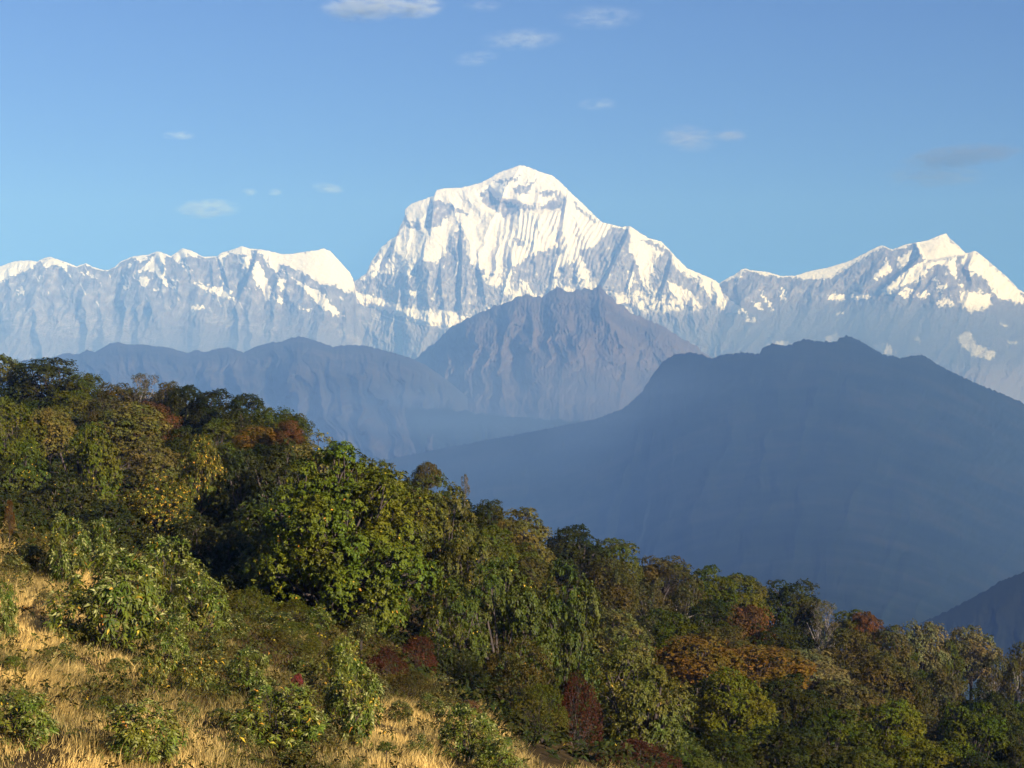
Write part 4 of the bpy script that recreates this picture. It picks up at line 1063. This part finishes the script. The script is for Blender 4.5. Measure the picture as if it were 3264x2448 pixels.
def make_crown(name, rg, n_lobe, lr, flat, n_ros, L, W, n_leaf, mat, shape='dome', droop=.35, tipf=.3, el=(15, 55), stems=3, up=.5, bark=None, inner=.12, twigs=0, tr=0.03):
    """one crown made of many leafy boughs, and the trunk and limbs that carry them, in a box of -1..1"""
    lc = []
    tries = 0
    while len(lc) < n_lobe and tries < 4000:
        tries += 1
        d = unit(rg.normal(0, 1, 3))
        if d[2] < -.75: continue
        rr = rg.uniform(.62, 1.0) * (1 - lr)
        p = d * rr
        if shape == 'umbrella': p[2] = abs(p[2]) * .8 + .1
        if shape == 'cone': p[:2] *= np.clip(.95 - .55 * p[2], .25, 1.1)
        if shape == 'dome' and p[2] < 0: p[:2] *= 1.08
        if all(np.linalg.norm(p - q) > lr * .62 for q in lc) or tries > 2500: lc.append(p)
    lc = np.array(lc)
    lrs = lr * rg.uniform(.65, 1.2, len(lc))
    cen = []; ax = []
    while sum(map(len, cen)) < n_ros:
        i = rg.integers(0, len(lc), n_ros)
        d = unit(rg.normal(0, 1, (n_ros, 3)) + unit(lc[i]) * .55 + np.array([0, 0, .35]))
        wob = 1 + .28 * np.sin(d[:, 0] * 6 + i) * np.sin(d[:, 1] * 5 + i * 2) + rg.normal(0, .07, n_ros)
        p = lc[i] + d * (lrs[i] * wob)[:, None] * np.array([1, 1, flat])
        dist = np.linalg.norm((p[:, None, :] - lc[None]) / np.array([1, 1, flat]), axis=-1) / lrs[None]
        ok = (dist.min(1) > .72) | (rg.uniform(0, 1, n_ros) < inner)
        cen.append(p[ok]); ax.append(unit(d + np.array([0, 0, up]))[ok])
    cen = np.concatenate(cen)[:n_ros]; ax = np.concatenate(ax)[:n_ros]
    lo = cen.min(0); hi = cen.max(0)
    mid = (lo + hi) / 2; ext = (hi - lo) / 2
    cen = (cen - mid) / ext; lc2 = (lc - mid) / ext
    me = leaves_mesh(name + '_crown', cen, ax, L, W, n_leaf, rg, el, droop, tipf, .35, mat)
    # trunk
    paths = []
    hubs = [np.array([rg.uniform(-.1, .1), rg.uniform(-.1, .1), -1.0]) for _ in range(stems)]
    for h in hubs:
        top = np.array([h[0] * 3 + rg.uniform(-.3, .3), h[1] * 3 + rg.uniform(-.3, .3), rg.uniform(-.1, .35)])
        P = [np.array([h[0] * .7, h[1] * .7, -3.0]), h * np.array([1, 1, 1]), (h + top) / 2 + rg.normal(0, .05, 3), top]
        paths.append((P, [tr * 1.5, tr * 1.3, tr, tr * .6]))
    for c in lc2:
        h = hubs[rg.integers(0, len(hubs))]
        s_ = np.array([h[0] + c[0] * .2, h[1] + c[1] * .2, -.85 + rg.uniform(0, .5)])
        if s_[2] > c[2]: s_[2] = c[2] - .2
        mm = s_ * .5 + c * .5 + np.array([0, 0, -.10]) + rg.normal(0, .06, 3)
        paths.append(([s_, mm, c], [tr * .75, tr * .5, tr * .2]))
        for _ in range(2 + twigs):
            e_ = c + unit(rg.normal(0, 1, 3) + unit(c) * .9 + np.array([0, 0, .6 if twigs else 0])) * lr * (1.25 if twigs else .85)
            paths.append(([c * .7 + mm * .3, (c + e_) / 2 + rg.normal(0, .03, 3), e_], [tr * .32, tr * .22, tr * .08]))
    tm = tube_mesh(name + '_trunk', paths, bark or M_bark, 5 if name == 'hero' else 4)
    return me, tm


PROTO = {}
rg = np.random.default_rng(21)
PROTO['hero'] = [make_crown('hero', rg, 120, .18, .8, 7500, .035, .021, 9, M_rhodo, 'dome', .3, .12, (5, 45), 5, .45, tr=.028, inner=.08)]
PROTO['rhodo'] = [make_crown('rhodo%d' % i, rg, 30, .30, .75, 2100, .060, .031, 8, M_rhodo, ['dome', 'dome', 'dome', 'cone'][i], .3, .22, (5, 50), 3, .5, tr=.035) for i in range(4)]
PROTO['shrub'] = [make_crown('shrub%d' % i, rg, 17, .34, .95, 330, .18, .050, 11, M_shrub, ['dome', 'cone', 'dome', 'cone'][i], .40, .85, (10, 62), 4, .7, tr=.02) for i in range(4)]
PROTO['far'] = [make_crown('tree%d' % i, rg, 38, .28, .65, 4800, .046, .036, 5, M_tree, ['dome', 'dome', 'umbrella', 'dome', 'cone', 'dome'][i], .25, 0, (0, 60), 2, .5, tr=.03) for i in range(6)]
PROTO['trunky'] = [make_crown('grove%d' % i, rg, 26, .27, .6, 3000, .050, .038, 5, M_tree, 'umbrella', .25, 0, (0, 60), 4, .5, bark=M_pale, tr=.035) for i in range(2)]
PROTO['bare'] = [make_crown('twiggy%d' % i, rg, 24, .24, .8, 1600, .050, .034, 4, M_tree, 'dome', .2, 0, (0, 60), 3, .5, bark=M_pale, twigs=7, tr=.030) for i in range(2)]
PROTO['feather'] = [make_crown('bush%d' % i, rg, 24, .26, 1.25, 2100, .058, .026, 6, M_tree, 'cone', .1, 0, (30, 80), 5, 1.3, tr=.016) for i in range(3)]
PROTO['mound'] = [make_crown('mound%d' % i, rg, 9, .42, .8, 130, .30, .085, 9, M_shrub, 'dome', .55, .12, (5, 50), 3, .6, tr=.02) for i in range(2)]

KINDNAME = {'hero': 'rhododendron_tree', 'rhodo': 'rhododendron_tree', 'shrub': 'rhododendron_shrub', 'far': 'broadleaf_tree', 'trunky': 'broadleaf_tree',
            'bare': 'bare_tree', 'feather': 'bush', 'mound': 'small_plant'}
CAT = {'rhododendron_tree': 'tree', 'rhododendron_shrub': 'shrub', 'broadleaf_tree': 'tree', 'bare_tree': 'tree', 'bush': 'bush', 'small_plant': 'plant'}
GROUP = {'rhododendron_tree': 'rhododendron trees on the near slope', 'rhododendron_shrub': 'rhododendron shrubs in the dry grass', 'broadleaf_tree': 'trees of the mixed wood along the ridge',
         'bare_tree': 'twiggy trees on the crest', 'bush': 'bushes along the edge of the wood', 'small_plant': 'small plants in the dry grass'}
cnt = {}


def plant(kind, u, v, wpx, hpx, Y, col, yl, label, group=None):
    i = cnt.get(kind, 0); cnt[kind] = i + 1
    cm, tm = PROTO[kind][i % len(PROTO[kind])]
    c = atP(u, v + hpx / 2, Y)
    grow = {'far': 1.22, 'rhodo': 1.22, 'trunky': 1.1, 'hero': 1.04, 'shrub': 1.05}.get(kind, 1.0)
    if kind == 'far' and Y > 108: grow = 1.36
    rx = wpx * grow / 2 * Y / PF; rz = hpx * (1 + (min(grow, 1.22) - 1) * .7) / 2 * Y / PF
    c.z -= rz - hpx / 2 * Y / PF
    nm = KINDNAME[kind]
    root = bpy.data.objects.new(nm, None)
    sc.collection.objects.link(root)
    g = gz(c.x, c.y)
    root.location = (c.x, c.y, g)
    root.empty_display_size = .3
    rot = rng.uniform(0, 6.28)
    if kind == 'shrub':
        top = c.z + rz; rz *= 1.12; c.z = top - rz * .96
    if kind in ('shrub', 'mound', 'feather', 'hero'): c.z = max(c.z, g + rz * .85)
    ry = max(rx, min(rz, rx * 1.2)) * rng.uniform(.9, 1.1)
    ry = min(ry, rx * 1.3)
    col3 = np.array(C[col]) * rng.uniform(.76, 1.06) * np.array([rng.uniform(.96, 1.04), 1, 1])
    for part, me in (('crown', cm), ('trunk', tm)):
        o = bpy.data.objects.new(part if not nm.endswith(('shrub', 'bush', 'plant')) else {'crown': 'foliage', 'trunk': 'stem'}[part], me)
        sc.collection.objects.link(o)
        o.parent = root
        o.location = (0, 0, c.z - g)
        k = .93
        o.scale = (rx * k, ry * k, rz * k)
        o.rotation_euler = (0, 0, rot if kind != 'hero' else 0.4)
        if part == 'crown':
            # a turn of 90 degrees must not swap width and depth too far, so the scale is nearly round
            s_ = (rx + ry) / 2 if abs(rx - ry) > .0 else rx
            o.scale = (rx * k, rx * k * rng.uniform(.9, 1.15), rz * k)
        o.color = (float(col3[0]), float(col3[1]), float(col3[2]), 1.0 - yl)
    tag(root, label, CAT[nm], group or GROUP[nm])
    return root


for k, u, v, w_, h, Y, c, yl, lb, *_g in T + S:
    plant(k, u, v, w_, h, Y, c, yl, lb, _g[0] if _g else None)

# trees filling the wood between the ones described above
rf = np.random.default_rng(5)
n = 0
for _ in range(4000):
    if n >= 70: break
    u = rf.uniform(-60, 2270); Y = rf.uniform(62, 140)
    x = (u - 1106) / PF * Y
    z = gz(x, Y)
    hh = rf.uniform(2.4, 3.6) * (0.8 + Y / 400)
    # keep the fillers below the described skyline
    a = (z + hh) / Y
    vv = 829.5 - PF * math.tan(math.atan(a) - PITCH)
    sky_v = np.interp(u, [0, 100, 200, 320, 460, 560, 640, 800, 940, 1060, 1150, 1240, 1330, 1430, 1600, 1700, 1800, 1900, 2000, 2100, 2212], [770, 780, 815, 815, 845, 865, 905, 985, 1025, 1085, 1100, 1140, 1170, 1205, 1245, 1260, 1310, 1335, 1345, 1360, 1400])
    if vv < sky_v + 26: continue
    edge = np.interp(u, [0, 300, 500, 740, 960, 1100, 1300], [1120, 1180, 1260, 1340, 1420, 1500, 1660])
    vb = 829.5 - PF * math.tan(math.atan(z / Y) - PITCH)
    if vb > edge - 10 and u < 1300: continue
    if vv > 1690: continue
    # not in front of the described ones that stand further off
    hpx = (hh * .8) / Y * PF
    wpx = rf.uniform(1.1, 1.5) * hpx
    bad = False
    for k2, u2, v2, w2, h2_, Y2, *_r in T:
        if Y2 > Y - 3 and abs(u2 - u) < (w2 + wpx) * .4 and vv < v2 + h2_ * .55 and vv + hpx > v2: bad = True; break
    if bad: continue
    c = rf.choice(['dark', 'dark', 'green', 'olive', 'greyb', 'brown'])
    kd = 'rhodo' if Y < 80 and u < 1300 else 'far'
    plant(kd, u, vv, wpx, hpx, Y, 'dark' if kd == 'rhodo' else c, 0,  # shade between the trees is put into the dark leaf colour
          'dark rhododendron half hidden in the shade between taller ones' if kd == 'rhodo' else 'plain tree crown half hidden among the others of the ridge wood',
          'half hidden rhododendrons in the shade' if kd == 'rhodo' else 'half hidden trees of the ridge wood')
    n += 1
print('fillers', n)

# ------------------------------------------------------------------ ground cover
def in_grass(x, y):
    """1 in the open grass, 0 in the wood"""
    u = 1106 + x / y * PF
    v = 829.5 - PF * np.tan(np.arctan(ground_z(x, y) / y) - PITCH)
    edge = np.interp(u, [-400, 0, 120, 300, 500, 640, 740, 860, 960, 1060, 1160], [1150, 1150, 1180, 1220, 1290, 1300, 1350, 1430, 1480, 1560, 1690])
    return v - edge, u, v


def cover(name, n, kindf, mat, rgc):
    pass


rgc = np.random.default_rng(77)
# understorey of the wood
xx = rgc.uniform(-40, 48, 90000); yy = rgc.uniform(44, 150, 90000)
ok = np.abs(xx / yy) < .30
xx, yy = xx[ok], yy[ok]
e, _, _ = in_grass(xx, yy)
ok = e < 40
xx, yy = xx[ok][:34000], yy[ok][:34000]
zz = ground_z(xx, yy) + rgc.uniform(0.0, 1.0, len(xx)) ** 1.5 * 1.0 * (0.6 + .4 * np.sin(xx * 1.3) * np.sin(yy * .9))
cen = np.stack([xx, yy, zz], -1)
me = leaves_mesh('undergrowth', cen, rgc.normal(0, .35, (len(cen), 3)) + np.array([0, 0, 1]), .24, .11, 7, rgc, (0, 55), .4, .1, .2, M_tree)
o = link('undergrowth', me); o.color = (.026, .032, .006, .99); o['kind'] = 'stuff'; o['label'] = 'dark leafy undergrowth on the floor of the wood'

# grass: tufts of fine blades, golden in the open, browner and greener in patches
def blades(name, cx, cy, nb, hmin, hmax, rgc, lean=.45, spread=.10, width=.006):
    M = len(cx)
    bx = (cx[:, None] + rgc.normal(0, spread, (M, nb))).ravel(); by = (cy[:, None] + rgc.normal(0, spread, (M, nb))).ravel()
    bz = ground_z(bx, by) - .02
    hn = np.clip(.62 + .7 * fbm(cx / 1.1, cy / 1.5, 611, 3), .15, 1.25)[:, None]
    h = (rgc.uniform(hmin, hmax, (M, 1)) * hn * rgc.uniform(.55, 1.1, (M, nb))).ravel()
    ang = rgc.uniform(0, 6.28, M * nb)
    dirx = np.repeat(rgc.normal(.25, .3, M) + .8 * fbm(cx / 1.8, cy / 1.8, 617, 2), nb) + .35 * np.cos(ang); diry = np.repeat(rgc.normal(-.15, .3, M) + .8 * fbm(cx / 1.8, cy / 1.8, 619, 2), nb) + .35 * np.sin(ang)
    w_ = width * rgc.uniform(.7, 1.6, M * nb)
    sx, sy = -np.sin(ang) * w_, np.cos(ang) * w_
    B = np.stack([bx, by, bz], -1)
    D = np.stack([dirx, diry, np.zeros_like(dirx)], -1)
    Hh = np.stack([np.zeros_like(h), np.zeros_like(h), h], -1)
    Sd = np.stack([sx, sy, np.zeros_like(sx)], -1)
    m_ = B + Hh * .55 + D * (h * lean * .35)[:, None]
    t_ = B + Hh * .92 + D * (h * lean * 1.0)[:, None]
    V = np.stack([B - Sd, B + Sd, m_ - Sd * .9, m_ + Sd * .9, t_], 1).reshape(-1, 3)
    k = np.arange(M * nb) * 5
    F = np.stack([k, k + 1, k + 3, k, k + 3, k + 2, k + 2, k + 3, k + 4], -1).reshape(-1, 3)
    return V, F, np.repeat(np.repeat(np.arange(M), nb), 5)


m, nt, b = nodes('dry_grass')
a1 = N(nt, 'ShaderNodeAttribute', attribute_name='tone')
r_ = ramp(nt, [(0.0, (0.07, 0.042, 0.018)), (0.22, (0.17, 0.105, 0.035)), (0.42, (0.135, 0.135, 0.025)), (0.56, (0.33, 0.25, 0.075)), (1.0, (0.92, 0.65, 0.19))])
nt.links.new(a1.outputs['Fac'], r_.inputs['Fac'])
nt.links.new(r_.outputs['Color'], b.inputs['Base Color'])
b.inputs['Roughness'].default_value = .6; b.inputs['Specular IOR Level'].default_value = .25
tr = N(nt, 'ShaderNodeBsdfTranslucent'); nt.links.new(r_.outputs['Color'], tr.inputs['Color'])
ms = N(nt, 'ShaderNodeMixShader'); ms.inputs[0].default_value = .3
nt.links.new(b.outputs[0], ms.inputs[1]); nt.links.new(tr.outputs[0], ms.inputs[2]); nt.links.new(ms.outputs[0], nt.nodes['Material Output'].inputs['Surface'])
M_grass = m

xx = rgc.uniform(-19, 5, 60000); yy = 25 + 37 * rgc.uniform(0, 1, 60000) ** .9
e, uu, vv = in_grass(xx, yy)
ok = (e > -12) & (uu > -160) & (vv < 1760)
xx, yy, e, uu, vv = xx[ok], yy[ok], e[ok], uu[ok], vv[ok]
print('tufts', len(xx))
tone = .70 + .42 * fbm(xx / 2.4, yy / 3.4, 500, 4)
# browner bank below the big tree and in the middle of the slope
brown = smooth(-160, 100, (uu - 430) - 90 * fbm(xx / 2.5, yy / 3.5, 540, 2)) * smooth(1600, 1480, vv) + .8 * smooth(1330, 1250, vv) * smooth(60, 0, np.abs(uu - 70))
tone = tone - .38 * np.clip(brown, 0, 1)
tone = tone - .25 * smooth(.15, .6, fbm(xx / 1.3, yy / 1.9, 520, 3))
tone = tone + .35 * smooth(120, 40, np.abs((uu - 880) - (vv - 1560) * .9)) * smooth(1490, 1540, vv) + .25 * smooth(90, 30, np.hypot(uu - 70, (vv - 1330) * .8))
keep = rgc.uniform(0, 1, len(xx)) < .8
xx, yy, tone = xx[keep], yy[keep], tone[keep]
V, F, idx = blades('grass', xx, yy, 15, .18, .50, rgc, lean=.75, spread=.16, width=.0035)
tv = np.clip(tone[idx] + np.repeat(rgc.normal(0, .10, len(V) // 5), 5), 0, 1)
me = mesh_np('grass', V, F, 3, False, {'tone': tv}); me.materials.append(M_grass)
o = link('grass', me); o['kind'] = 'stuff'; o['label'] = 'long dry golden grass on the open slope'

# low weeds and ferns between the shrubs
sel = rgc.uniform(0, 1, len(xx)) < np.clip(1.0 - tone, 0, 1) * .55
px, py = xx[sel], yy[sel]
pz = ground_z(px, py) + rgc.uniform(.05, .4, len(px))
me = leaves_mesh('weeds', np.stack([px, py, pz], -1), rgc.normal(0, .4, (len(px), 3)) + np.array([0, 0, 1]), .13, .045, 8, rgc, (0, 60), .35, .3, .3, M_tree)
o = link('weeds', me); o.color = (.052, .050, .009, .98); o['kind'] = 'stuff'; o['label'] = 'brown and green weeds and ferns among the grass'
